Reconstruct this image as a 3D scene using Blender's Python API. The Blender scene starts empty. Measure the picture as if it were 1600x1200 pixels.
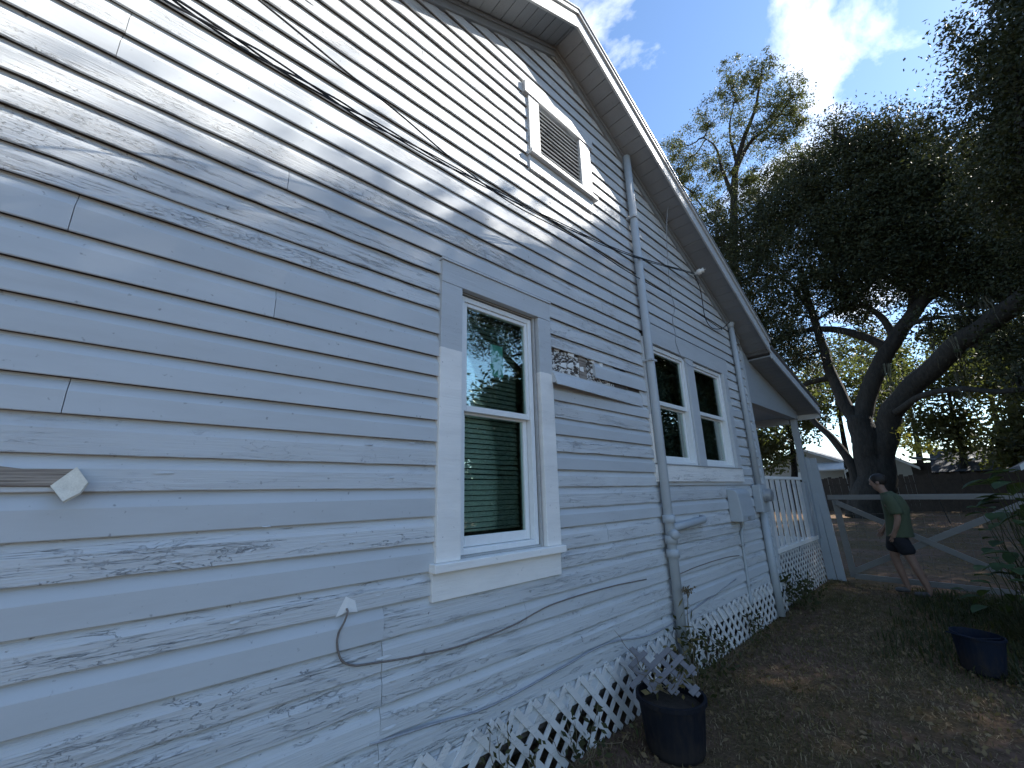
import bpy, math, random
import numpy as np
from mathutils import Vector, Matrix, noise

random.seed(7)
RNG = np.random.default_rng(7)
scene = bpy.context.scene
COL = scene.collection

# ------------------------------------------------------------------ camera
F_PX = 641.664
CAM = Vector((2.06, 0.0, 1.62))
YAW, PITCH, ROLL = (math.radians(a) for a in (43.03588, 14.97715, -1.44788))
FWD = Vector((-math.cos(YAW) * math.cos(PITCH), math.sin(YAW) * math.cos(PITCH), math.sin(PITCH)))
_r = FWD.cross(Vector((0, 0, 1))).normalized()
_u = _r.cross(FWD)
RIGHT = math.cos(ROLL) * _r + math.sin(ROLL) * _u
UP = -math.sin(ROLL) * _r + math.cos(ROLL) * _u
cam_data = bpy.data.cameras.new('camera')
cam_data.sensor_width = 36.0
cam_data.lens = F_PX / 1600 * 36
cam_data.clip_start = 0.05
cam_data.clip_end = 3000
cam = bpy.data.objects.new('camera', cam_data)
COL.objects.link(cam)
cam.matrix_world = Matrix(((RIGHT.x, UP.x, -FWD.x, CAM.x), (RIGHT.y, UP.y, -FWD.y, CAM.y),
                           (RIGHT.z, UP.z, -FWD.z, CAM.z), (0, 0, 0, 1)))
scene.camera = cam

# ------------------------------------------------------------------ sky, sun, exposure
SUN_EL, SUN_AZ = math.radians(38.4), math.radians(30.4)     # azimuth from +Y towards +X
SUN_DIR = Vector((math.sin(SUN_AZ) * math.cos(SUN_EL), math.cos(SUN_AZ) * math.cos(SUN_EL), math.sin(SUN_EL)))
world = bpy.data.worlds.new('World')
scene.world = world
world.use_nodes = True
wn, wl = world.node_tree.nodes, world.node_tree.links
wn.clear()
sky = wn.new('ShaderNodeTexSky')
sky.sky_type = 'NISHITA'
sky.sun_disc = False
sky.sun_elevation = SUN_EL
sky.sun_rotation = SUN_AZ
sky.air_density = 1.0
sky.dust_density = 0.15
sky.ozone_density = 2.0
tc = wn.new('ShaderNodeTexCoord')
sep = wn.new('ShaderNodeSeparateXYZ')
wl.new(tc.outputs['Generated'], sep.inputs[0])
addz = wn.new('ShaderNodeMath'); addz.operation = 'ADD'; addz.inputs[1].default_value = 0.12
wl.new(sep.outputs['Z'], addz.inputs[0])
dvx = wn.new('ShaderNodeMath'); dvx.operation = 'DIVIDE'
dvy = wn.new('ShaderNodeMath'); dvy.operation = 'DIVIDE'
wl.new(sep.outputs['X'], dvx.inputs[0]); wl.new(addz.outputs[0], dvx.inputs[1])
wl.new(sep.outputs['Y'], dvy.inputs[0]); wl.new(addz.outputs[0], dvy.inputs[1])
cmb = wn.new('ShaderNodeCombineXYZ')
wl.new(dvx.outputs[0], cmb.inputs[0]); wl.new(dvy.outputs[0], cmb.inputs[1])
mp = wn.new('ShaderNodeMapping')
mp.inputs['Location'].default_value = (15.046, 11.122, 0.0)
wl.new(cmb.outputs[0], mp.inputs[0])
cn = wn.new('ShaderNodeTexNoise')
cn.inputs['Scale'].default_value = 2.3; cn.inputs['Detail'].default_value = 9
cn.inputs['Roughness'].default_value = 0.58; cn.inputs['Distortion'].default_value = 0.35
wl.new(mp.outputs[0], cn.inputs['Vector'])
cr = wn.new('ShaderNodeValToRGB')
cr.color_ramp.elements[0].position = 0.565; cr.color_ramp.elements[0].color = (0, 0, 0, 1)
cr.color_ramp.elements[1].position = 1.0; cr.color_ramp.elements[1].color = (1, 1, 1, 1)
wl.new(cn.outputs['Fac'], cr.inputs[0])
mixc = wn.new('ShaderNodeMixRGB')
mixc.inputs[2].default_value = (17.0, 16.5, 15.8, 1)
tint = wn.new('ShaderNodeMixRGB'); tint.blend_type = 'MULTIPLY'; tint.inputs[0].default_value = 1.0
tint.inputs[2].default_value = (0.86, 0.94, 1.0, 1)                   # a clear, deep blue day
wl.new(sky.outputs[0], tint.inputs[1])
wl.new(cr.outputs[0], mixc.inputs[0]); wl.new(tint.outputs[0], mixc.inputs[1])
bg = wn.new('ShaderNodeBackground')
bg.inputs['Strength'].default_value = 0.085
wl.new(mixc.outputs[0], bg.inputs[0])
wo = wn.new('ShaderNodeOutputWorld')
wl.new(bg.outputs[0], wo.inputs[0])

sd = bpy.data.lights.new('sun', 'SUN')
sd.energy = 4.2
sd.angle = math.radians(0.53)
sd.color = (1.0, 0.95, 0.87)
sun = bpy.data.objects.new('sun', sd)
COL.objects.link(sun)
sun.location = (20, 30, 30)
sun.rotation_euler = SUN_DIR.to_track_quat('Z', 'Y').to_euler()

vs = scene.view_settings
vs.view_transform = 'Standard'
vs.look = 'None'
vs.gamma = 1.0
vs.exposure = 1.72
vs.use_curve_mapping = False

# ------------------------------------------------------------------ pixel helpers (photo pixels, 1600 x 1200)
def ray(x, y):
    return FWD + RIGHT * ((x - 800) / F_PX) + UP * ((600 - y) / F_PX)
def atX(x, y, X=0.0):
    r = ray(x, y); return CAM + r * ((X - CAM.x) / r.x)
def atY(x, y, Y):
    r = ray(x, y); return CAM + r * (Y / r.y)

# ------------------------------------------------------------------ materials
def new_mat(name):
    m = bpy.data.materials.new(name); m.use_nodes = True
    nt = m.node_tree; nt.nodes.clear()
    out = nt.nodes.new('ShaderNodeOutputMaterial')
    bs = nt.nodes.new('ShaderNodeBsdfPrincipled')
    nt.links.new(bs.outputs[0], out.inputs[0])
    return m, nt, bs, out
def N(nt, typ, **kw):
    n = nt.nodes.new(typ)
    for k, v in kw.items():
        if k.startswith('i_'):
            n.inputs[k[2:].replace('_', ' ')].default_value = v
        else:
            setattr(n, k, v)
    return n
def math_n(nt, op, a, b=None, c=None):
    n = nt.nodes.new('ShaderNodeMath'); n.operation = op
    for i, v in enumerate((a, b, c)):
        if v is None: continue
        if hasattr(v, 'is_linked') or hasattr(v, 'links'): nt.links.new(v, n.inputs[i])
        else: n.inputs[i].default_value = v
    return n.outputs[0]
def mixrgb(nt, fac, a, b, blend='MIX'):
    n = nt.nodes.new('ShaderNodeMixRGB'); n.blend_type = blend
    for i, v in enumerate((fac, a, b)):
        if hasattr(v, 'links'): nt.links.new(v, n.inputs[i])
        elif isinstance(v, (int, float)): n.inputs[i].default_value = v
        else: n.inputs[i].default_value = (*v, 1)
    return n.outputs[0]
def ramp(nt, src, p0, p1, interp='LINEAR'):
    n = nt.nodes.new('ShaderNodeValToRGB')
    n.color_ramp.interpolation = interp
    n.color_ramp.elements[0].position = p0; n.color_ramp.elements[0].color = (0, 0, 0, 1)
    n.color_ramp.elements[1].position = p1; n.color_ramp.elements[1].color = (1, 1, 1, 1)
    nt.links.new(src, n.inputs[0]); return n.outputs[0]
def coords(nt, scale, rnd=True):
    g = nt.nodes.new('ShaderNodeNewGeometry')
    v = g.outputs['Position']
    if rnd:
        oi = nt.nodes.new('ShaderNodeObjectInfo')
        sh = math_n(nt, 'MULTIPLY', oi.outputs['Random'], 53.0)
        ad = nt.nodes.new('ShaderNodeVectorMath'); ad.operation = 'ADD'
        nt.links.new(v, ad.inputs[0]); nt.links.new(sh, ad.inputs[1])
        v = ad.outputs[0]
    m = nt.nodes.new('ShaderNodeMapping')
    m.inputs['Scale'].default_value = scale
    nt.links.new(v, m.inputs[0]); return m.outputs[0]
def noise_n(nt, vec, scale=1.0, detail=5, rough=0.55, dist=0.0):
    n = nt.nodes.new('ShaderNodeTexNoise')
    n.inputs['Scale'].default_value = scale; n.inputs['Detail'].default_value = detail
    n.inputs['Roughness'].default_value = rough; n.inputs['Distortion'].default_value = dist
    nt.links.new(vec, n.inputs['Vector']); return n.outputs['Fac']
def bump(nt, bs, height, strength, dist):
    b = nt.nodes.new('ShaderNodeBump')
    b.inputs['Strength'].default_value = strength; b.inputs['Distance'].default_value = dist
    nt.links.new(height, b.inputs['Height']); nt.links.new(b.outputs[0], bs.inputs['Normal'])

PAINT = (0.525, 0.548, 0.562)
PAINT2 = (0.58, 0.597, 0.603)
WHITE = (0.86, 0.84, 0.80)

def simple_mat(name, col, rough=0.6, var=0.25, scale=6.0, bstr=0.25, bdist=0.003, metallic=0.0, rnd=True, spec=0.4):
    m, nt, bs, _ = new_mat(name)
    v = coords(nt, (scale,) * 3, rnd)
    n1 = noise_n(nt, v, 1.0, 6, 0.6)
    n2 = noise_n(nt, v, 7.0, 4, 0.6)
    f = math_n(nt, 'ADD', math_n(nt, 'MULTIPLY', n1, 0.6), math_n(nt, 'MULTIPLY', n2, 0.4))
    f = ramp(nt, f, 0.3, 0.7)
    dark = tuple(c * (1 - var) for c in col); lite = tuple(min(1, c * (1 + var * 0.6)) for c in col)
    c = mixrgb(nt, f, dark, lite)
    nt.links.new(c, bs.inputs['Base Color'])
    bs.inputs['Roughness'].default_value = rough
    bs.inputs['Metallic'].default_value = metallic
    bs.inputs['Specular IOR Level'].default_value = spec
    bump(nt, bs, n2, bstr, bdist)
    return m

def paint_mat(name, col, amount, two_tone=None, wood=(0.20, 0.165, 0.13)):
    """old exterior paint; amount 0 = sound, 1 = badly alligatored and flaking"""
    m, nt, bs, _ = new_mat(name)
    fine = noise_n(nt, coords(nt, (90, 22, 110)), 1.0, 5, 0.65)
    streak = noise_n(nt, coords(nt, (45, 2.6, 110)), 1.0, 5, 0.6, 0.35)
    big = noise_n(nt, coords(nt, (1.5, 1.1, 4.0)), 1.0, 4, 0.55)
    flake = noise_n(nt, coords(nt, (26, 10.0, 50)), 1.0, 6, 0.6, 0.9)
    # base colour with grime
    oi = nt.nodes.new('ShaderNodeObjectInfo')
    c = mixrgb(nt, oi.outputs['Random'], tuple(x * 0.95 for x in col), tuple(min(1, x * 1.05) for x in col))
    if two_tone:
        zlim, c2 = two_tone
        g = nt.nodes.new('ShaderNodeNewGeometry')
        s = nt.nodes.new('ShaderNodeSeparateXYZ'); nt.links.new(g.outputs['Position'], s.inputs[0])
        w = noise_n(nt, coords(nt, (9, 9, 3), False), 1.0, 3)
        z = math_n(nt, 'ADD', s.outputs['Z'], math_n(nt, 'MULTIPLY', math_n(nt, 'SUBTRACT', w, 0.5), 0.02))
        lo = math_n(nt, 'LESS_THAN', z, zlim)
        c = mixrgb(nt, lo, c, c2)
    c = mixrgb(nt, math_n(nt, 'MULTIPLY', ramp(nt, big, 0.35, 0.75), 0.22), c, tuple(x * 0.72 for x in col))
    mot = noise_n(nt, coords(nt, (4, 3.0, 14)), 1.0, 5, 0.6)
    c = mixrgb(nt, math_n(nt, 'MULTIPLY', ramp(nt, mot, 0.45, 0.75), 0.16), c, (0.30, 0.29, 0.27))
    # fine specks
    sp = noise_n(nt, coords(nt, (40, 40, 40)), 1.0, 2, 0.5)
    c = mixrgb(nt, math_n(nt, 'MULTIPLY', ramp(nt, sp, 0.70, 0.78), 0.5 if amount < 0.5 else 0.75), c, (0.09, 0.085, 0.085))
    # flaking
    if amount > 0.05:
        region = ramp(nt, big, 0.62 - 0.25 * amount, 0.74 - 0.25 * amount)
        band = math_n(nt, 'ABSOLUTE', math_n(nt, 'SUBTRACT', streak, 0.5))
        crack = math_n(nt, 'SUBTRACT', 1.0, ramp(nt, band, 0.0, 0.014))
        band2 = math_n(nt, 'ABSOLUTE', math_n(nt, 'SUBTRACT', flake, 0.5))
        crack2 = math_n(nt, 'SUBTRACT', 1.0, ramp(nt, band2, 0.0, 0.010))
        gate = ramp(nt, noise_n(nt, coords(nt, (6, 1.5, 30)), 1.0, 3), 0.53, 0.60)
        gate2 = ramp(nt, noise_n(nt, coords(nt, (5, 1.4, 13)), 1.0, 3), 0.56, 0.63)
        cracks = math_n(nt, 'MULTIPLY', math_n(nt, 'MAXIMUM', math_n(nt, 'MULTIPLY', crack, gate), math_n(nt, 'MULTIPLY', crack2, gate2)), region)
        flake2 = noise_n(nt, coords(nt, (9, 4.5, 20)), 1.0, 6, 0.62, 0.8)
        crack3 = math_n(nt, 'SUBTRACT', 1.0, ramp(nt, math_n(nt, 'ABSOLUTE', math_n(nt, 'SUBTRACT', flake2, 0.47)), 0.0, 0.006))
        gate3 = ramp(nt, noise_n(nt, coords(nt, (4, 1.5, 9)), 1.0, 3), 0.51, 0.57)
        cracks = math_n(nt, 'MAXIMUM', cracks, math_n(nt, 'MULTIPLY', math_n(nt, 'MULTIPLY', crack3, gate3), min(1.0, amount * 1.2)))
        plate = ramp(nt, flake, 0.40, 0.52)
        chip = math_n(nt, 'MULTIPLY', ramp(nt, flake, 0.665, 0.675), region)
        chip = math_n(nt, 'MULTIPLY', chip, ramp(nt, fine, 0.40, 0.50))
        c = mixrgb(nt, math_n(nt, 'MULTIPLY', cracks, 0.68), c, (0.13, 0.13, 0.14))  # crack lines darkened in the colour, standing in for shade inside them
        chipc = mixrgb(nt, ramp(nt, streak, 0.40, 0.60), wood, (0.72, 0.70, 0.66))
        c = mixrgb(nt, math_n(nt, 'MULTIPLY', chip, 0.9 * min(1, amount)), c, chipc)
        h = math_n(nt, 'ADD', math_n(nt, 'MULTIPLY', streak, 0.8), math_n(nt, 'MULTIPLY', fine, 0.25))
        h = math_n(nt, 'ADD', h, math_n(nt, 'MULTIPLY', math_n(nt, 'MULTIPLY', plate, gate2), 0.30))
        h = math_n(nt, 'SUBTRACT', h, math_n(nt, 'MULTIPLY', cracks, 0.9))
        h = math_n(nt, 'SUBTRACT', h, math_n(nt, 'MULTIPLY', chip, 0.5))
        bump(nt, bs, h, 0.35 + 0.45 * amount, 0.0055)
    else:
        wave = noise_n(nt, coords(nt, (10, 2.0, 10)), 1.0, 3)
        h = math_n(nt, 'ADD', math_n(nt, 'MULTIPLY', fine, 0.25), wave)
        bump(nt, bs, h, 0.18, 0.006)
    nt.links.new(c, bs.inputs['Base Color'])
    bs.inputs['Roughness'].default_value = 0.5
    bs.inputs['Specular IOR Level'].default_value = 0.35
    return m

M = {}
M['smooth'] = paint_mat('sound_paint', PAINT, 0.0)
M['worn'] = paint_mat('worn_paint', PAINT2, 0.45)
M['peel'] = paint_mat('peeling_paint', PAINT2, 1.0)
M['trim'] = paint_mat('grey_trim_paint', PAINT, 0.12)
M['casing1'] = paint_mat('two_tone_casing_paint', PAINT, 0.10, (2.50, WHITE))
M['casing2'] = paint_mat('two_tone_casing_paint_far', PAINT, 0.2, (2.36, WHITE))
M['white'] = paint_mat('white_trim_paint', WHITE, 0.10)
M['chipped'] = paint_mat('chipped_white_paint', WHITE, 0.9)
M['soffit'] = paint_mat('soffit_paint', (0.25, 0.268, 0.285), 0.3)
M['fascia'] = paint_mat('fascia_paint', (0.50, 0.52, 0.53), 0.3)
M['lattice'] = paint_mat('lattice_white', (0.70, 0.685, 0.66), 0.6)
M['vinyl'] = simple_mat('window_vinyl', (0.78, 0.79, 0.78), 0.35, 0.08, 20, 0.05)
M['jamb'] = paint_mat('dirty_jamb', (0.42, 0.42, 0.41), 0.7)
def wood_mat():
    m, nt, bs, _ = new_mat('bare_wood')
    a = noise_n(nt, coords(nt, (40, 3.5, 130), False), 1.0, 6, 0.65, 0.4)
    b = noise_n(nt, coords(nt, (9, 4, 20), False), 1.0, 3)
    c = mixrgb(nt, ramp(nt, a, 0.38, 0.62), (0.11, 0.085, 0.065), (0.42, 0.36, 0.30))
    c = mixrgb(nt, math_n(nt, 'MULTIPLY', b, 0.4), c, (0.20, 0.17, 0.15))
    nt.links.new(c, bs.inputs['Base Color']); bs.inputs['Roughness'].default_value = 0.9
    bump(nt, bs, a, 0.9, 0.004)
    return m
M['wood'] = wood_mat()
M['woodpale'] = simple_mat('pale_split_wood', (0.72, 0.68, 0.58), 0.8, 0.2, 30, 0.5, 0.003)
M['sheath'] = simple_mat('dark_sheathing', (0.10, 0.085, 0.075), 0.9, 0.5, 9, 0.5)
M['pipe'] = paint_mat('painted_pipe', (0.41, 0.44, 0.46), 0.08)
M['box'] = paint_mat('painted_box', (0.42, 0.45, 0.47), 0.05)
M['metal'] = simple_mat('galvanised_metal', (0.45, 0.46, 0.47), 0.45, 0.2, 20, 0.1, metallic=0.6)
M['cable'] = simple_mat('black_cable', (0.018, 0.018, 0.02), 0.55, 0.3, 30, 0.1)
M['greycable'] = simple_mat('painted_cable', (0.33, 0.34, 0.36), 0.6, 0.3, 30, 0.1)
M['browncable'] = simple_mat('brown_cable', (0.20, 0.17, 0.15), 0.6, 0.3, 30, 0.1)
M['ceramic'] = simple_mat('porcelain', (0.75, 0.74, 0.70), 0.3, 0.1, 20, 0.05)
M['blind'] = simple_mat('blind_slat', (0.74, 0.78, 0.72), 0.6, 0.12, 8, 0.05)
M['curtain'] = simple_mat('curtain_cloth', (0.16, 0.18, 0.18), 0.9, 0.25, 5, 0.1)
M['room'] = simple_mat('dark_room_plaster', (0.10, 0.10, 0.09), 0.9, 0.1, 2, 0.05)
M['sticker'] = simple_mat('green_sticker', (0.13, 0.42, 0.34), 0.6, 0.1, 8, 0.02)
M['shingle'] = simple_mat('roof_shingle', (0.12, 0.115, 0.11), 0.95, 0.4, 12, 0.6, 0.006)
M['porchgrey'] = paint_mat('porch_paint', (0.35, 0.375, 0.395), 0.15)
M['ceilpaint'] = paint_mat('porch_ceiling_paint', (0.40, 0.43, 0.46), 0.15)
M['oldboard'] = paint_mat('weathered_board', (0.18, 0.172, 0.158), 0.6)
M['wire'] = simple_mat('rusty_wire', (0.16, 0.14, 0.12), 0.7, 0.3, 30, 0.1, metallic=0.3)
M['bluetub'] = simple_mat('blue_plastic', (0.008, 0.015, 0.038), 0.5, 0.3, 10, 0.15)
M['blackpot'] = simple_mat('black_plastic', (0.012, 0.013, 0.018), 0.5, 0.3, 10, 0.15)
def dusty_plastic(name, col):
    m, nt, bs, _ = new_mat(name)
    a = noise_n(nt, coords(nt, (14, 14, 5), False), 1.0, 6, 0.65)
    g = nt.nodes.new('ShaderNodeNewGeometry'); sp = nt.nodes.new('ShaderNodeSeparateXYZ'); nt.links.new(g.outputs['Position'], sp.inputs[0])
    low = math_n(nt, 'SUBTRACT', 1.0, ramp(nt, sp.outputs['Z'], 0.02, 0.22))
    f = math_n(nt, 'MULTIPLY', ramp(nt, math_n(nt, 'ADD', a, math_n(nt, 'MULTIPLY', low, 0.22)), 0.52, 0.72), 0.55)
    nt.links.new(mixrgb(nt, f, col, (0.038, 0.030, 0.024)), bs.inputs['Base Color'])
    nt.links.new(math_n(nt, 'ADD', 0.5, math_n(nt, 'MULTIPLY', a, 0.4)), bs.inputs['Roughness'])
    bs.inputs['Specular IOR Level'].default_value = 0.15
    bump(nt, bs, a, 0.2, 0.004); return m
M['bluetub'] = dusty_plastic('blue_plastic_tub', (0.007, 0.011, 0.022))
M['blackpot'] = dusty_plastic('black_plastic_pot', (0.010, 0.011, 0.016))
M['soil'] = simple_mat('soil', (0.05, 0.038, 0.028), 1.0, 0.5, 25, 0.8, 0.01)
M['greyboard'] = paint_mat('grey_lattice_offcut', (0.17, 0.16, 0.165), 0.3)
M['skin'] = simple_mat('skin', (0.25, 0.15, 0.11), 0.55, 0.25, 14, 0.05)
M['shirt'] = simple_mat('green_cotton', (0.066, 0.082, 0.046), 0.9, 0.2, 14, 0.4, 0.004)
M['shorts'] = simple_mat('black_cotton', (0.012, 0.012, 0.016), 0.9, 0.3, 14, 0.4, 0.004)
M['hair'] = simple_mat('dark_hair', (0.018, 0.013, 0.010), 0.6, 0.4, 60, 0.6, 0.003)
M['shoe'] = simple_mat('shoe', (0.10, 0.09, 0.085), 0.7, 0.2, 20, 0.1)
M['fencewood'] = simple_mat('dark_fence_wood', (0.045, 0.036, 0.030), 0.95, 0.45, 5, 0.5)
M['farwall'] = simple_mat('cream_siding', (0.36, 0.35, 0.32), 0.8, 0.1, 2, 0.1)
M['farroof'] = simple_mat('dark_roof', (0.055, 0.06, 0.075), 0.8, 0.3, 4, 0.2)
M['bluemetal'] = simple_mat('blue_grey_roof', (0.24, 0.28, 0.36), 0.55, 0.2, 4, 0.1)
M['awning'] = simple_mat('white_awning', (0.68, 0.69, 0.68), 0.5, 0.1, 4, 0.1)
M['moss'] = simple_mat('spanish_moss', (0.085, 0.085, 0.062), 1.0, 0.3, 4, 0.1)
M['tag'] = simple_mat('white_flake', (0.78, 0.78, 0.76), 0.7, 0.1, 30, 0.2)
M['stalk'] = simple_mat('dry_stalk', (0.17, 0.13, 0.08), 0.9, 0.4, 10, 0.2)

def bark_mat():
    m, nt, bs, _ = new_mat('oak_bark')
    v = coords(nt, (5, 5, 1.6), False)
    a = noise_n(nt, v, 1.5, 8, 0.7, 1.0)
    b = noise_n(nt, v, 8.0, 5, 0.6)
    c = mixrgb(nt, ramp(nt, a, 0.35, 0.65), (0.008, 0.007, 0.006), (0.030, 0.026, 0.022))
    c = mixrgb(nt, math_n(nt, 'MULTIPLY', ramp(nt, b, 0.5, 0.7), 0.35), c, (0.022, 0.027, 0.013))
    nt.links.new(c, bs.inputs['Base Color'])
    bs.inputs['Roughness'].default_value = 0.95
    bump(nt, bs, math_n(nt, 'ADD', a, math_n(nt, 'MULTIPLY', b, 0.3)), 1.0, 0.06)
    return m
M['bark'] = bark_mat()
def sheathing_mat():
    m, nt, bs, _ = new_mat('old_sheathing_paint')
    a = noise_n(nt, coords(nt, (30, 22, 40), False), 1.0, 6, 0.65, 0.8)
    b = noise_n(nt, coords(nt, (60, 8, 90), False), 1.0, 4, 0.6)
    c = mixrgb(nt, ramp(nt, b, 0.35, 0.65), (0.035, 0.028, 0.022), (0.13, 0.10, 0.075))
    c = mixrgb(nt, ramp(nt, a, 0.50, 0.53), c, (0.68, 0.66, 0.62))
    nt.links.new(c, bs.inputs['Base Color']); bs.inputs['Roughness'].default_value = 0.9
    bump(nt, bs, ramp(nt, a, 0.40, 0.52), 0.9, 0.006)
    return m
M['oldsheath'] = sheathing_mat()

def leaf_mat(name, c1, c2, transl=0.3, tcol=(0.16, 0.19, 0.04)):
    m = bpy.data.materials.new(name); m.use_nodes = True
    nt = m.node_tree; nt.nodes.clear()
    out = nt.nodes.new('ShaderNodeOutputMaterial')
    bs = nt.nodes.new('ShaderNodeBsdfPrincipled')
    a = noise_n(nt, coords(nt, (0.9, 0.9, 0.9), False), 1.0, 3)
    b = noise_n(nt, coords(nt, (7, 7, 7), False), 1.0, 2)
    f = ramp(nt, math_n(nt, 'ADD', math_n(nt, 'MULTIPLY', a, 0.4), math_n(nt, 'MULTIPLY', b, 0.6)), 0.35, 0.65)
    c = mixrgb(nt, f, c1, c2)
    nt.links.new(c, bs.inputs['Base Color'])
    bs.inputs['Roughness'].default_value = 0.6
    bs.inputs['Specular IOR Level'].default_value = 0.2
    tr = nt.nodes.new('ShaderNodeBsdfTranslucent')
    tr.inputs['Color'].default_value = (*tcol, 1)
    mx = nt.nodes.new('ShaderNodeMixShader'); mx.inputs[0].default_value = transl
    nt.links.new(bs.outputs[0], mx.inputs[1]); nt.links.new(tr.outputs[0], mx.inputs[2])
    nt.links.new(mx.outputs[0], out.inputs[0])
    return m
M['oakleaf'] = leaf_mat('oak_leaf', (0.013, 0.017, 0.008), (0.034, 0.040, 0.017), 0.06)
M['airyleaf'] = leaf_mat('thin_crown_leaf', (0.030, 0.036, 0.015), (0.080, 0.085, 0.035), 0.2)
M['farleaf'] = leaf_mat('olive_leaf', (0.040, 0.044, 0.018), (0.105, 0.10, 0.042), 0.25)
M['yellowleaf'] = leaf_mat('yellow_leaf', (0.30, 0.26, 0.05), (0.45, 0.40, 0.10), 0.5, (0.5, 0.45, 0.06))
M['weedleaf'] = leaf_mat('weed_leaf', (0.022, 0.027, 0.012), (0.065, 0.062, 0.028), 0.2)
M['bigleaf'] = leaf_mat('broad_leaf', (0.018, 0.036, 0.014), (0.045, 0.080, 0.026), 0.2)
M['grassblade'] = leaf_mat('grass_blade', (0.060, 0.056, 0.022), (0.19, 0.14, 0.066), 0.2)
M['straw'] = leaf_mat('dry_straw', (0.15, 0.10, 0.05), (0.42, 0.31, 0.18), 0.1)
M['litter'] = leaf_mat('fallen_leaf', (0.10, 0.06, 0.03), (0.24, 0.17, 0.09), 0.1)

def ground_mat():
    m, nt, bs, _ = new_mat('yard_ground')
    a = noise_n(nt, coords(nt, (0.55, 0.55, 0.55), False), 1.0, 6, 0.6)
    b = noise_n(nt, coords(nt, (9, 9, 9), False), 1.0, 7, 0.7)
    d = noise_n(nt, coords(nt, (45, 45, 45), False), 1.0, 4, 0.7)
    dirt = mixrgb(nt, ramp(nt, b, 0.35, 0.68), (0.090, 0.055, 0.038), (0.22, 0.135, 0.095))
    turf = mixrgb(nt, ramp(nt, d, 0.35, 0.65), (0.062, 0.045, 0.022), (0.155, 0.108, 0.058))
    f = ramp(nt, math_n(nt, 'ADD', math_n(nt, 'MULTIPLY', a, 0.75), math_n(nt, 'MULTIPLY', b, 0.25)), 0.44, 0.58)
    c = mixrgb(nt, f, turf, dirt)
    nt.links.new(c, bs.inputs['Base Color'])
    bs.inputs['Roughness'].default_value = 1.0
    bs.inputs['Specular IOR Level'].default_value = 0.1
    bump(nt, bs, math_n(nt, 'ADD', b, math_n(nt, 'MULTIPLY', d, 0.5)), 0.9, 0.03)
    return m
M['ground'] = ground_mat()

def glass_mat():
    m = bpy.data.materials.new('window_glass'); m.use_nodes = True
    nt = m.node_tree; nt.nodes.clear()
    out = nt.nodes.new('ShaderNodeOutputMaterial')
    tr = nt.nodes.new('ShaderNodeBsdfTransparent'); tr.inputs[0].default_value = (0.80, 0.88, 0.84, 1)
    gl = nt.nodes.new('ShaderNodeBsdfGlossy'); gl.inputs['Roughness'].default_value = 0.0
    gl.inputs[0].default_value = (0.95, 1.0, 0.98, 1)
    fr = nt.nodes.new('ShaderNodeFresnel'); fr.inputs['IOR'].default_value = 1.52
    f = math_n(nt, 'MINIMUM', math_n(nt, 'ADD', math_n(nt, 'MULTIPLY', fr.outputs[0], 1.6), 0.055), 0.9)
    w = noise_n(nt, coords(nt, (2.0, 2.0, 2.0)), 1.0, 1)
    b = nt.nodes.new('ShaderNodeBump'); b.inputs['Strength'].default_value = 0.05; b.inputs['Distance'].default_value = 0.01
    nt.links.new(w, b.inputs['Height']); nt.links.new(b.outputs[0], gl.inputs['Normal'])
    mx = nt.nodes.new('ShaderNodeMixShader')
    nt.links.new(f, mx.inputs[0]); nt.links.new(tr.outputs[0], mx.inputs[1]); nt.links.new(gl.outputs[0], mx.inputs[2])
    nt.links.new(mx.outputs[0], out.inputs[0])
    return m
M['glass'] = glass_mat()

# ------------------------------------------------------------------ object helpers
def root_of(o):
    v = Vector((0, 0, 0))
    while o is not None:
        v += o.location; o = o.parent
    return v
def tag(o, label=None, cat=None, group=None, kind=None):
    if label: o['label'] = label
    if cat: o['category'] = cat
    if group: o['group'] = group
    if kind: o['kind'] = kind
    return o
def thing(name, loc, label, cat, group=None):
    o = bpy.data.objects.new(name, None); COL.objects.link(o)
    o.location = loc; o.empty_display_size = 0.2
    return tag(o, label, cat, group)
def inst(name, me, parent, loc=(0, 0, 0), rot=(0, 0, 0)):
    o = bpy.data.objects.new(name, me); COL.objects.link(o)
    o.parent = parent
    o.location = Vector(loc) - root_of(parent); o.rotation_euler = rot
    return o

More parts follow.
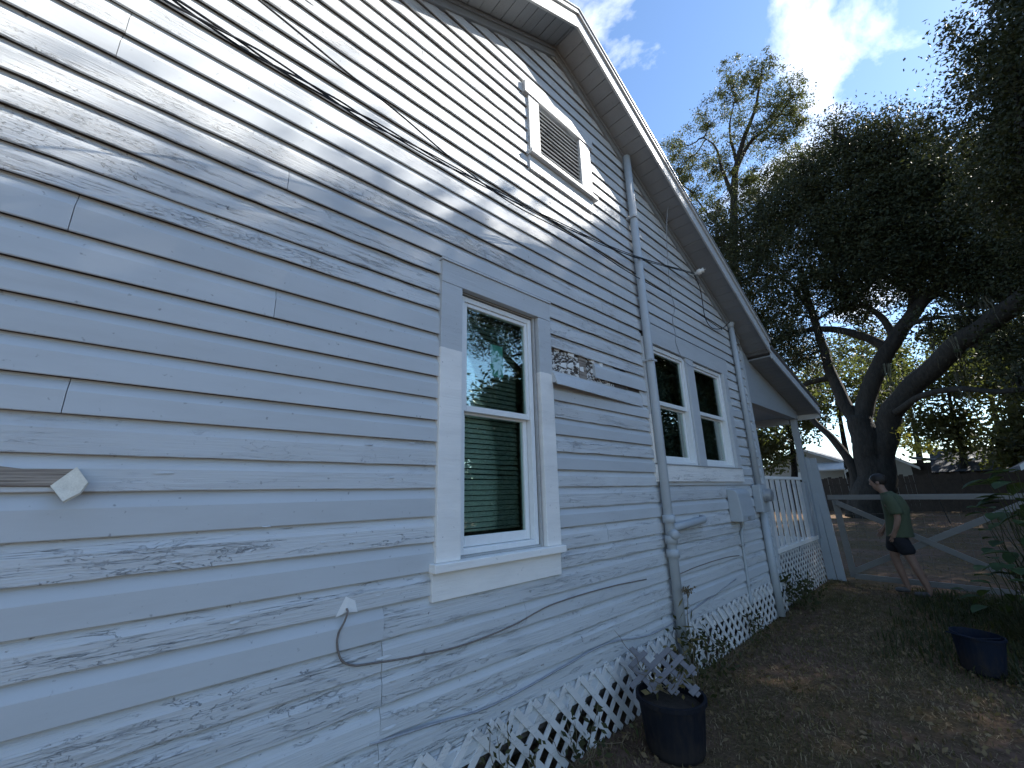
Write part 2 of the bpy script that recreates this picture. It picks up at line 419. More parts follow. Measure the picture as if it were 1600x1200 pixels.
class MB:
    def __init__(s): s.v = []; s.f = []; s.sm = False
    def add(s, vs, fs):
        n = len(s.v); s.v += [tuple(v) for v in vs]; s.f += [tuple(i + n for i in f) for f in fs]; return s
    def box(s, a, b):
        (x0, y0, z0), (x1, y1, z1) = a, b
        return s.add([(x0, y0, z0), (x1, y0, z0), (x1, y1, z0), (x0, y1, z0), (x0, y0, z1), (x1, y0, z1), (x1, y1, z1), (x0, y1, z1)],
                     [(0, 3, 2, 1), (4, 5, 6, 7), (0, 1, 5, 4), (1, 2, 6, 5), (2, 3, 7, 6), (3, 0, 4, 7)])
    def bar(s, p, q, w, t, up=(0, 0, 1)):
        """board from p to q; w = width across, t = thickness along 'up x dir'"""
        p, q = Vector(p), Vector(q); d = (q - p).normalized(); u = Vector(up)
        a = d.cross(u).normalized(); b = a.cross(d).normalized()
        vs = [c + a * (i * t / 2) + b * (j * w / 2) for c in (p, q) for i, j in ((-1, -1), (1, -1), (1, 1), (-1, 1))]
        return s.add(vs, [(3, 2, 1, 0), (4, 5, 6, 7), (0, 1, 5, 4), (1, 2, 6, 5), (2, 3, 7, 6), (3, 0, 4, 7)])
    def tube(s, pts, rad, seg=8, cap=True):
        pts = [Vector(p) for p in pts]
        if not isinstance(rad, (list, tuple)): rad = [rad] * len(pts)
        n = len(s.v); prev = None
        for i, p in enumerate(pts):
            d = (pts[min(i + 1, len(pts) - 1)] - pts[max(i - 1, 0)])
            d = d.normalized() if d.length > 1e-9 else Vector((0, 0, 1))
            if prev is None:
                a = d.orthogonal().normalized()
            else:
                a = prev - d * prev.dot(d)
                a = a.normalized() if a.length > 1e-6 else d.orthogonal().normalized()
            prev = a; b = d.cross(a)
            for k in range(seg):
                t = 2 * math.pi * k / seg
                s.v.append(tuple(p + (a * math.cos(t) + b * math.sin(t)) * rad[i]))
        for i in range(len(pts) - 1):
            for k in range(seg):
                k2 = (k + 1) % seg
                s.f.append((n + i * seg + k, n + i * seg + k2, n + (i + 1) * seg + k2, n + (i + 1) * seg + k))
        if cap:
            s.f.append(tuple(n + k for k in reversed(range(seg))))
            s.f.append(tuple(n + (len(pts) - 1) * seg + k for k in range(seg)))
        return s
    def prism(s, poly, off):
        """polygon of 3D points extruded by off"""
        off = Vector(off); n = len(poly)
        vs = [Vector(p) for p in poly] + [Vector(p) + off for p in poly]
        fs = [tuple(range(n)), tuple(reversed(range(n, 2 * n)))] + [(i, i + n, (i + 1) % n + n, (i + 1) % n) for i in range(n)]
        return s.add(vs, fs)
    def mesh(s, name, mat, origin=(0, 0, 0), smooth=False):
        me = bpy.data.meshes.new(name)
        o = Vector(origin)
        me.from_pydata([tuple(Vector(v) - o) for v in s.v], [], s.f)
        me.materials.append(mat)
        if smooth: me.polygons.foreach_set('use_smooth', [True] * len(me.polygons))
        me.update(); return me
    def build(s, name, mat, parent=None, smooth=False, bevel=0.0, loc=None):
        org = root_of(parent) if parent is not None else Vector(loc or (0, 0, 0))
        me = s.mesh(name, mat, org, smooth)
        o = bpy.data.objects.new(name, me); COL.objects.link(o)
        if parent is not None: o.parent = parent
        else: o.location = org
        if bevel:
            b = o.modifiers.new('bevel', 'BEVEL'); b.width = bevel; b.segments = 2; b.limit_method = 'ANGLE'
        return o

def smooth_path(pts, n=6):
    pts = [Vector(p) for p in pts]
    P = [pts[0] * 2 - pts[1]] + pts + [pts[-1] * 2 - pts[-2]]
    out = []
    for i in range(1, len(P) - 2):
        for k in range(n):
            t = k / n
            a, b, c, d = P[i - 1], P[i], P[i + 1], P[i + 2]
            out.append(0.5 * ((2 * b) + (c - a) * t + (2 * a - 5 * b + 4 * c - d) * t * t + (3 * b - a - 3 * c + d) * t ** 3))
    out.append(pts[-1]); return out

# ------------------------------------------------------------------ ground
def build_ground():
    xs = [-400, -150, -60, -25, -12] + [x * 0.5 for x in range(-16, 25)] + [16, 25, 60, 150, 400]
    ys = [-400, -120, -40, -12] + [y * 0.5 for y in range(-8, 41)] + [24, 30, 40, 70, 150, 400, 1200]
    mb = MB()
    for y in ys:
        for x in xs:
            z = 0.0
            if -8 < x < 12.5 and -4 < y < 20.5 and x > 0.2:
                z = 0.05 * (noise.noise(Vector((x * 0.7, y * 0.7, 0))) - 0.15)
            mb.v.append((x, y, z))
    w = len(xs)
    for j in range(len(ys) - 1):
        for i in range(w - 1):
            mb.f.append((j * w + i, j * w + i + 1, (j + 1) * w + i + 1, (j + 1) * w + i))
    o = mb.build('ground', M['ground'], smooth=True)
    tag(o, kind='structure')
build_ground()

# ------------------------------------------------------------------ the house
house = thing('house', (0, 2.6, 0), 'weathered blue-grey clapboard house with gable, peeling paint and side porch', 'house')
PEAK_Y, PEAK_Z, SLOPE = 2.62, 6.13, 0.526
Y_L, Y_R = -1.72, 6.93
OVER = 0.33
def rake_z(y): return PEAK_Z - SLOPE * abs(y - PEAK_Y)
def part(name, mat, **kw): pass

WIN1 = (1.295, 2.315, 1.083, 3.10)
WIN2 = (3.765, 6.03, 1.70, 3.40)
VENT = (2.175, 3.09, 4.35, 5.30)
HOLES_IN = [(1.455, 2.175, 1.27, 2.945), (3.92, 5.90, 1.875, 3.165), (2.31, 2.92, 4.53, 5.16)]

def build_shell():
    # sheathing with openings: strips between the openings' edges
    mb = MB()
    zs_break = sorted({0.28, 1.27, 2.945, 1.875, 3.165, 3.79})
    def strip(y0, y1, z0, z1): mb.box((-0.09, y0, z0), (-0.001, y1, z1))
    cols = [Y_L, 1.455, 2.175, 3.92, 5.90, Y_R - 0.02]
    strip(cols[0], cols[1], 0.25, 3.79)
    strip(cols[1], cols[2], 0.25, 1.27); strip(cols[1], cols[2], 2.945, 3.79)
    strip(cols[2], cols[3], 0.25, 3.79)
    strip(cols[3], cols[4], 0.25, 1.875); strip(cols[3], cols[4], 3.165, 3.79)
    strip(cols[4], cols[5], 0.25, 3.79)
    # gable triangle in slices leaving the vent open
    def gab(y0, y1, zlo=3.79, zhi=None):
        ys = [y0] + ([PEAK_Y] if y0 < PEAK_Y < y1 else []) + [y1]
        poly = [(-0.001, y0, zlo), (-0.001, y1, zlo)] + [(-0.001, y, min(rake_z(y), zhi or 99)) for y in reversed(ys)]
        mb.prism(poly, (-0.089, 0, 0))
    gab(Y_L, 2.31); gab(2.92, 6.90)
    gab(2.31, 2.92, 3.79, 4.53); gab(2.31, 2.92, 5.16)
    wall = mb.build('siding_wall', M['sheath'], house)
    # other outside walls, floor and attic floor
    mb = MB()
    mb.box((-9.0, Y_L, 0.25), (-0.09, Y_L + 0.1, 3.75)).box((-9.0, Y_R - 0.12, 0.25), (-0.09, Y_R - 0.02, 3.75))
    mb.box((-9.1, Y_L, 0.25), (-9.0, Y_R - 0.02, 3.75))
    mb.prism([(-9.0, Y_L, 3.75), (-9.0, Y_R - 0.02, 3.75), (-9.0, PEAK_Y, PEAK_Z)], (-0.1, 0, 0))
    mb.build('outer_wall', M['trim'], house)
    mb = MB(); mb.box((-9.0, Y_L + 0.1, 0.28), (-0.09, Y_R - 0.12, 0.40)).box((-9.0, Y_L + 0.1, 3.55), (-0.09, Y_R - 0.12, 3.66))
    mb.box((-3.2, Y_L + 0.1, 0.40), (-3.1, Y_R - 0.12, 3.55)).box((-3.1, 2.9, 0.40), (-0.09, 3.0, 3.55))
    mb.build('interior', M['room'], house)
    return wall
wall = build_shell()

# ---- siding planks. Measured bottom edges first, then regular courses above and below
ZB = [0.964, 1.108, 1.227, 1.374, 1.506, 1.657, 1.780, 1.915, 2.041, 2.173, 2.308, 2.433, 2.580, 2.740, 2.854, 2.993, 3.130, 3.260, 3.407]
E0 = 0.1357
ZB = [0.964 - E0 * k for k in range(5, 0, -1)] + ZB + [3.407 + E0 * k for k in range(1, 21)]
K0 = 5                                                     # index of z = 0.964
ROUGH = {4: 'peel', 5: 'smooth', 6: 'peel', 7: 'smooth', 8: 'peel', 9: 'smooth', 10: 'worn', 11: 'worn', 12: 'smooth', 13: 'smooth',
         14: 'smooth', 15: 'smooth', 16: 'smooth', 17: 'smooth', 18: 'peel', 19: 'peel', 20: 'peel', 21: 'peel', 22: 'peel', 23: 'smooth', 24: 'peel', 25: 'worn'}
for k in range(26, 46): ROUGH[k] = random.choice(['peel', 'worn', 'worn', 'smooth'])
for k in range(0, 4): ROUGH[k] = 'peel'
RIGHT_TYPE = {k: random.choice(['peel', 'peel', 'worn', 'worn', 'smooth']) for k in range(46)}   # right of the first window
RIGHT_TYPE.update({20: 'worn', 21: 'smooth', 22: 'smooth', 10: 'worn', 11: 'smooth'})
JOINTS = {24: [-0.293], 23: [-0.299, 3.3], 17: [-0.291, 2.9], 12: [-0.19], 16: [0.394], 21: [0.378, 3.35], 5: [1.023], 4: [1.023, 1.97], 3: [1.03], 2: [1.03, 4.1], 1: [1.03, 3.6],
          0: [1.03], 7: [2.9], 28: [1.41], 30: [0.2, 3.6], 26: [2.4], 32: [1.1], 35: [3.2], 20: [5.4], 22: [3.1], 8: [4.9]}

# (x, z, absolute): a rabbet behind the lip leaves a real open groove between courses
PROF_BEVEL = [(0.000, 0.022, 1), (0.0175, 0.022, 1), (0.0175, 0.001, 1), (0.0245, 0.000, 1), (0.0265, 0.003, 1), (0.0255, 0.67, 0), (0.0240, 0.695, 0), (0.0075, 0.962, 0), (0.0075, 1.05, 0), (0.0, 1.05, 0)]
def plank(name, z0, z1, ya, yb, mat, rough, slope_l=False, slope_r=False, push=0.0, label=None, prof=None, tilt=None):
    """profile extruded along Y; z fractions above 0.01 are of the course height"""
    h = z1 - z0
    L = yb - ya
    n = max(2, int(L / (0.07 if rough else 0.5)))
    mb = MB(); sd_ = random.random() * 100
    pr = prof or PROF_BEVEL
    m = len(pr)
    amp = {'peel': 0.0045, 'worn': 0.0022}.get(rough, 0.0006)
    cup = random.uniform(-0.002, 0.003)
    for i in range(n + 1):
        for j, (x, zf, ab) in enumerate(pr):
            z = z0 + 0.0055 + (zf if ab else zf * h - 0.0055)
            a, b = ya, yb
            if slope_l: a = max(ya, PEAK_Y - (PEAK_Z - z) / SLOPE)
            if slope_r: b = min(yb, PEAK_Y + (PEAK_Z - z) / SLOPE)
            if a > b: a = b = (a + b) / 2
            y = a + (b - a) * i / n
            xx = x
            if x > 0.008:
                xx += push + amp * 0.8 * noise.noise(Vector((y * 2.3, sd_, zf * 3))) + (0.0015 * noise.noise(Vector((y * 0.8, sd_, 3))))
                if j in (2, 3, 4):
                    z += amp * (noise.noise(Vector((y * 6, sd_, 9))) + 0.6 * noise.noise(Vector((y * 21, sd_, 5))))
                    xx += cup
                if tilt: xx += tilt(y, z)
            mb.v.append((xx, y, z))
    for i in range(n):
        for j in range(m - 1):
            a = i * m + j
            mb.f.append((a, a + m, a + m + 1, a + 1))
    mb.f.append(tuple(range(m))); mb.f.append(tuple(n * m + k for k in reversed(range(m))))
    o = mb.build(name, mat, wall)
    if label: o['label'] = label
    return o

def cut(segs, a, b):
    out = []
    for s, e in segs:
        if b <= s or a >= e: out.append((s, e)); continue
        if a > s: out.append((s, a))
        if b < e: out.append((b, e))
    return out
K_HOLE = 16 + 0
def build_planks():
    for k in range(len(ZB)):
        z0 = ZB[k]; z1 = ZB[k + 1] if k + 1 < len(ZB) else z0 + E0
        zm = (z0 + z1) / 2
        half = (PEAK_Z - z0) / SLOPE
        yl, yr = max(Y_L, PEAK_Y - half), min(Y_R - 0.10, PEAK_Y + half)
        if yr - yl < 0.05: break
        segs = [(yl, yr)]
        for (a, b, c, d), (ia, ib, ic, id_) in zip((WIN1, WIN2, VENT), HOLES_IN):
            # only courses that meet the opening are cut; the others run on behind the casing
            if z0 < id_ + 0.002 and z1 > ic - 0.002: segs = cut(segs, a + 0.012, b - 0.012)
        for j in JOINTS.get(k, []) + ([random.uniform(-1.2, -0.8)] if k % 3 == 0 else []):
            segs = cut(segs, j - 0.0012, j + 0.0012)
        for (a, b) in segs:
            if b - a < 0.02: continue
            right = (a + b) / 2 > 2.2 and z0 < 3.1
            ty = RIGHT_TYPE[k] if (right or (a > 1.0 and k <= 5)) else ROUGH[k]
            if k == 21 and a > 0.3: ty = 'smooth'
            if k == 24 and a > -0.3: ty = 'smooth'
            if k <= 5 and 1.0 < a < 1.1: ty = 'peel'
            push = random.uniform(-0.0015, 0.0025) + (0.002 if ty == 'smooth' else 0)
            if k == 17 and 2.2 < a < 2.4:
                # the broken course beside the window: only its right end is left
                plank('plank', z0, z1, 3.42, b, M['worn'], 'worn'); continue
            if k == 16 and 2.2 < a < 2.4:
                def tl(y, z, z0=z0, z1=z1):
                    s = max(0.0, min(1.0, (3.66 - y) / 1.3)); return s * (0.014 + 0.055 * (1 - (z - z0) / (z1 - z0)))
                plank('plank', z0 - 0.022, z1 - 0.03, a, 3.66, M['worn'], 'worn', tilt=tl,
                      label='loose grey plank standing proud below the hole in the siding')
                plank('plank', z0, z1, 3.662, b, M['worn'], 'worn'); continue
            plank('plank', z0, z1, a, b, M[ty], None if ty == 'smooth' else ty, a <= yl + 1e-6 and z1 > 3.8, b >= yr - 1e-6 and z1 > 3.7, push)
build_planks()

# the hole: old sheathing with flaking white paper and a bit of stud
hz0, hz1 = ZB[17], ZB[18]
mb = MB(); mb.box((-0.002, 2.30, hz0 - 0.03), (0.003, 3.44, hz1 + 0.018)); mb.build('sheathing_board', M['oldsheath'], wall)
mb = MB(); mb.box((0.0005, 2.70, hz0 - 0.028), (0.010, 2.80, hz1 + 0.018)); mb.build('stud', M['wood'], wall)
mb = MB(); mb.box((0.0008, 3.22, hz0 - 0.026), (0.0075, 3.43, hz1 + 0.016)); mb.build('stud', M['sheath'], wall)
for k in range(9):                                        # curled paper and paint scraps in the hole
    y = random.uniform(2.36, 3.1); z = random.uniform(hz0 + 0.02, hz1 - 0.01); w = random.uniform(0.03, 0.08)
    mb = MB(); mb.add([(0.006, y, z), (0.016, y + w, z - 0.01), (0.02, y + w * 0.8, z + 0.035), (0.008, y + 0.01, z + 0.03)], [(0, 1, 2, 3)])
    mb.add([(0.008, y, z), (0.018, y + w, z - 0.01), (0.022, y + w * 0.8, z + 0.035), (0.010, y + 0.01, z + 0.03)], [(0, 1, 2, 3)])
    mb.build('paint_flake', M['tag'], wall)

# lifted paint flakes here and there on the old planks
def flake(y, z, w, hgt, lift, mat, x=0.026):
    n = 4; mb = MB()
    for i in range(n + 1):
        t = i / n
        yy = y + w * t
        top = hgt * (0.6 + 0.5 * random.random())
        mb.v += [(x, yy, z + top), (x + lift * (0.4 + 0.6 * math.sin(math.pi * t)), yy, z + 0.2 * top * random.random()),
                 (x + 0.0012, yy, z + top), ]
    for i in range(n):
        a = i * 3
        mb.f += [(a, a + 3, a + 4, a + 1), (a + 1, a + 4, a + 5, a + 2)]
    return mb.build('paint_flake', mat, wall)
for _ in range(60):
    k = random.choice([1, 2, 3, 4, 6, 8, 10, 18, 19, 20, 21, 22, 26, 28, 30])
    y = random.uniform(-0.6, 3.6)
    if k > 1 and WIN1[0] - 0.15 < y < WIN1[1] + 0.05 and ZB[k + 1] > 1.0 and ZB[k] < 3.15: continue
    flake(y, ZB[k] + random.uniform(0.015, 0.07), random.uniform(0.02, 0.08), random.uniform(0.004, 0.011), random.uniform(0.003, 0.009),
          random.choice([M['peel'], M['worn']]))
for (px_, py_) in ((410, 820), (500, 845), (560, 845), (675, 1108), (583, 1190), (600, 1185), (572, 1108), (640, 690), (570, 692)):
    P = atX(px_, py_, 0.024)
    flake(P.y, P.z - 0.01, random.uniform(0.02, 0.05), 0.006, 0.007, M['peel'])

# the big split flap on the plank at the left edge
mb = MB()
zz = ZB[10]; zt = ZB[11]
pts = [(-0.95, zz + 0.10), (-0.50, zz + 0.094), (-0.32, zz + 0.090), (-0.24, zz + 0.078), (-0.118, zz + 0.080), (-0.165, zz + 0.022), (-0.95, zz + 0.030)]
mb.prism([(0.0315, y, z) for y, z in pts], (-0.012, 0, 0))
mb.build('bare_wood_patch', M['wood'], wall)
mb = MB()
A, B = Vector((0.031, -0.118, zz + 0.082)), Vector((0.031, -0.168, zz + 0.020))
Cc, D = Vector((0.075, -0.082, zz + 0.030)), Vector((0.082, -0.128, zz - 0.030))
mid = (Cc + D) / 2 + Vector((0.002, 0.010, -0.004))
mb.prism([A, B, D, mid, Cc], (0.004, -0.003, 0.005))
mb.build('split_flap', M['woodpale'], wall)

# ---- trim boards
def board(name, mat, a, b, parent, bevel=0.003, label=None):
    o = MB().box(a, b).build(name, mat, parent, bevel=bevel)
    if label: o['label'] = label
    return o
mb = MB().box((-0.05, 6.83, 0.30), (0.034, 6.93, 3.72)).build('corner_board', M['trim'], house, bevel=0.004)
MB().box((-0.05, Y_L - 0.02, 0.30), (0.034, Y_L + 0.09, 3.72)).build('corner_board', M['trim'], house, bevel=0.004)

# ---- roof: two slopes, soffit boards, frieze, fascia
roof = MB()
def slope_pt(y, off): return PEAK_Z - SLOPE * abs(y - PEAK_Y) + off
YE_R, YE_L = 7.22, -2.15
t0, t1 = 0.045, 0.20
for (ya, yb) in ((YE_L, PEAK_Y), (PEAK_Y, YE_R)):
    poly = [(OVER - 0.002, ya, slope_pt(ya, t0)), (OVER - 0.002, yb, slope_pt(yb, t0)), (OVER - 0.002, yb, slope_pt(yb, t1)), (OVER - 0.002, ya, slope_pt(ya, t1))]
    roof.prism(poly, (-9.6, 0, 0))
roof = roof.build('roof', M['shingle'], house)
def rake_board(name, mat, ya, yb, x0, x1, o0, o1, parent, bev=0.003):
    mb = MB()
    poly = [(x1, ya, slope_pt(ya, o0)), (x1, yb, slope_pt(yb, o0)), (x1, yb, slope_pt(yb, o1)), (x1, ya, slope_pt(ya, o1))]
    mb.prism(poly, (x0 - x1, 0, 0))
    return mb.build(name, mat, parent, bevel=bev)
for (ya, yb) in ((YE_L, PEAK_Y), (PEAK_Y, YE_R)):
    rake_board('fascia_board', M['fascia'], ya, yb, OVER, OVER + 0.022, -0.035, 0.125, roof)
    rake_board('fascia_trim', M['fascia'], ya, yb, OVER + 0.003, OVER + 0.044, 0.127, 0.172, roof)
    rake_board('drip_edge', M['metal'], ya, yb, OVER - 0.05, OVER + 0.056, 0.174, 0.186, roof, 0)
    wa, wb = (max(ya, Y_L), yb) if yb == PEAK_Y else (ya, 6.83)
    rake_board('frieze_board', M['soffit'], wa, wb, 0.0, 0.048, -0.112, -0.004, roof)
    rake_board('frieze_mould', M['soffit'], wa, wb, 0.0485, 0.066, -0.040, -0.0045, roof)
sy = PEAK_Y + 0.004
rnd = random.Random(3)
def soffit_run(y0, y1):
    y = y0
    while y < y1 - 0.01:
        w = min(0.125 + rnd.uniform(-0.006, 0.006), y1 - y)
        dz = rnd.uniform(-0.003, 0.003); g = rnd.uniform(0.004, 0.008)
        ya, yb = y + g / 2, y + w - g / 2
        poly = [(OVER - 0.001, ya, slope_pt(ya, 0.002 + dz)), (OVER - 0.001, yb, slope_pt(yb, 0.002 + dz)), (OVER - 0.001, yb, slope_pt(yb, 0.026 + dz)), (OVER - 0.001, ya, slope_pt(ya, 0.026 + dz))]
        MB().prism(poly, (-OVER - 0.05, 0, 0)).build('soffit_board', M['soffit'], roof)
        y += w
soffit_run(PEAK_Y, YE_R); soffit_run(YE_L, PEAK_Y)

# ---- side porch at the far end
porch = MB()
PY0, PY1 = YE_R, 9.86
def pz(y): return 3.62 - 0.235 * (y - PY0)
poly = [(OVER - 0.002, PY0 - 0.05, pz(PY0 - 0.05) + 0.045), (OVER - 0.002, PY1, pz(PY1) + 0.045), (OVER - 0.002, PY1, pz(PY1) + 0.16), (OVER - 0.002, PY0 - 0.05, pz(PY0 - 0.05) + 0.18)]
porch_roof = MB().prism(poly, (-9.6, 0, 0)).build('porch_roof', M['shingle'], house)
def pboard(name, mat, ya, yb, x0, x1, o0, o1):
    poly = [(x1, ya, pz(ya) + o0), (x1, yb, pz(yb) + o0), (x1, yb, pz(yb) + o1), (x1, ya, pz(ya) + o1)]
    return MB().prism(poly, (x0 - x1, 0, 0)).build(name, mat, porch_roof, bevel=0.003)
pboard('fascia_board', M['fascia'], PY0 + 0.003, PY1, OVER, OVER + 0.022, -0.03, 0.115)
pboard('drip_edge', M['metal'], PY0 + 0.003, PY1 + 0.01, OVER - 0.05, OVER + 0.045, 0.162, 0.172)
y = PY0
while y < PY1 - 0.01:
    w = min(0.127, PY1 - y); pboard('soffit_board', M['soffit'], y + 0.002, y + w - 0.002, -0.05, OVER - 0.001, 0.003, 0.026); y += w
MB().box((-9.3, PY1 - 0.022, pz(PY1) - 0.09), (OVER, PY1 - 0.001, pz(PY1) + 0.04)).build('eave_fascia', M['fascia'], porch_roof, bevel=0.002)
# gable infill above the beam
poly = [(0.012, 6.934, 3.0), (0.012, 9.62, 3.0), (0.012, 9.62, pz(9.62) - 0.002), (0.012, PY0, pz(PY0) - 0.002), (0.012, 6.934, rake_z(6.934) - 0.002)]
MB().prism(poly, (-0.03, 0, 0)).build('gable_panel', M['porchgrey'], house)
MB().box((-0.12, 6.934, 2.90), (0.02, 9.62, 2.998)).build('porch_beam', M['porchgrey'], house, bevel=0.003)
MB().box((-2.6, 6.95, 2.96), (-0.121, 9.60, 2.99)).build('porch_ceiling', M['ceilpaint'], house)
MB().box((-6.0, 9.50, 2.82), (-0.121, 9.62, 2.958)).build('porch_beam', M['porchgrey'], house, bevel=0.003)
def post(y0, y1, x0, x1, z0, z1, name='porch_post', mat='porchgrey'):
    return MB().box((x0, y0, z0), (x1, y1, z1)).build(name, M[mat], house, bevel=0.004)
post(9.50, 9.60, -0.10, 0.0, 0.70, 2.899)
post(9.50, 9.60, -2.70, -2.60, 0.70, 2.82)
MB().box((-2.7, 6.95, 0.56), (-0.03, 9.60, 0.70)).build('porch_floor', M['porchgrey'], house)
rail = MB().box((-0.075, 6.935, 1.74), (0.008, 9.02, 1.785)).build('porch_railing', M['white'], house, bevel=0.003)
MB().box((-0.06, 6.935, 0.705), (0.014, 9.36, 0.765)).build('bottom_rail', M['white'], rail, bevel=0.003)
bal = MB().box((-0.020, -0.078, 0.767), (0.0, 0.078, 1.738)).mesh('baluster', M['lattice'])
for i, y in enumerate((7.08, 7.36, 7.64, 7.93, 8.23, 8.53, 8.84)):
    o = inst('baluster', bal, rail, (0, y, 0), (0, 0, math.radians(random.uniform(-4, 4))))
MB().box((-0.05, 9.12, 0.767), (0.01, 9.30, 1.70)).build('wide_baluster', M['porchgrey'], rail, bevel=0.003)
# wall of the house at the back of the porch with a door
MB().box((-1.6, 6.931, 0.705), (-0.75, 6.955, 2.7)).build('porch_door', M['white'], house, bevel=0.003)

# ---- lattice skirt
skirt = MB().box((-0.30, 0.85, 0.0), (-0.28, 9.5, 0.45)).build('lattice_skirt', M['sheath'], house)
def lattice(y0, y1, z0, ztop, mat, parent, pitch=0.150, width=0.040, x=0.030, per=None):
    """two crossing layers of slats at 45 degrees; ragged tops, ends cut on the ground"""
    for layer, s in ((0, 1), (1, -1)):
        k = 0
        y = y0 - (ztop - z0) + ((2 * (ztop - z0)) % pitch if s < 0 else 0.0)
        while y < y1 + (ztop - z0):
            yb_ = y if s > 0 else y
            # slat line: y = yb + s*(z - z0)
            za, zb = z0, ztop + 0.0
            jit = random.uniform(-0.009, 0.009)
            ya_, ye_ = yb_ + jit, yb_ + s * (zb - za) + jit
            # clip in y
            lo, hi = y0, y1
            def clip(yy, zz): return yy
            p, q = Vector((0, ya_, za)), Vector((0, ye_, zb))
            d = q - p
            tmin, tmax = 0.0, 1.0
            for (c, sign) in ((lo, 1), (hi, -1)):
                a = (p.y - c) * sign; b = (q.y - c) * sign
                if a < 0 and b < 0: tmin = 2
                elif a < 0: tmin = max(tmin, a / (a - b))
                elif b < 0: tmax = min(tmax, a / (a - b))
            if random.random() < 0.05: tmax = min(tmax, random.uniform(0.45, 0.9))
            if tmax - tmin > 0.08:
                P, Q = p + d * tmin, p + d * tmax
                xx = x + layer * 0.0075 + random.uniform(-0.001, 0.001)
                MB().bar((xx, P.y, P.z), (xx, Q.y, Q.z), width, 0.0065, up=Vector((0, -d.z, d.y)).normalized()).build('lattice_slat', M[mat], parent)
            y += pitch
lattice(0.95, 6.95, 0.005, 0.425, 'lattice', skirt)
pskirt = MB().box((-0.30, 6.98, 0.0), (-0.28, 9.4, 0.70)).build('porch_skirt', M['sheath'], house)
lattice(7.00, 9.42, 0.005, 0.700, 'lattice', pskirt, pitch=0.140, width=0.036, x=-0.010)

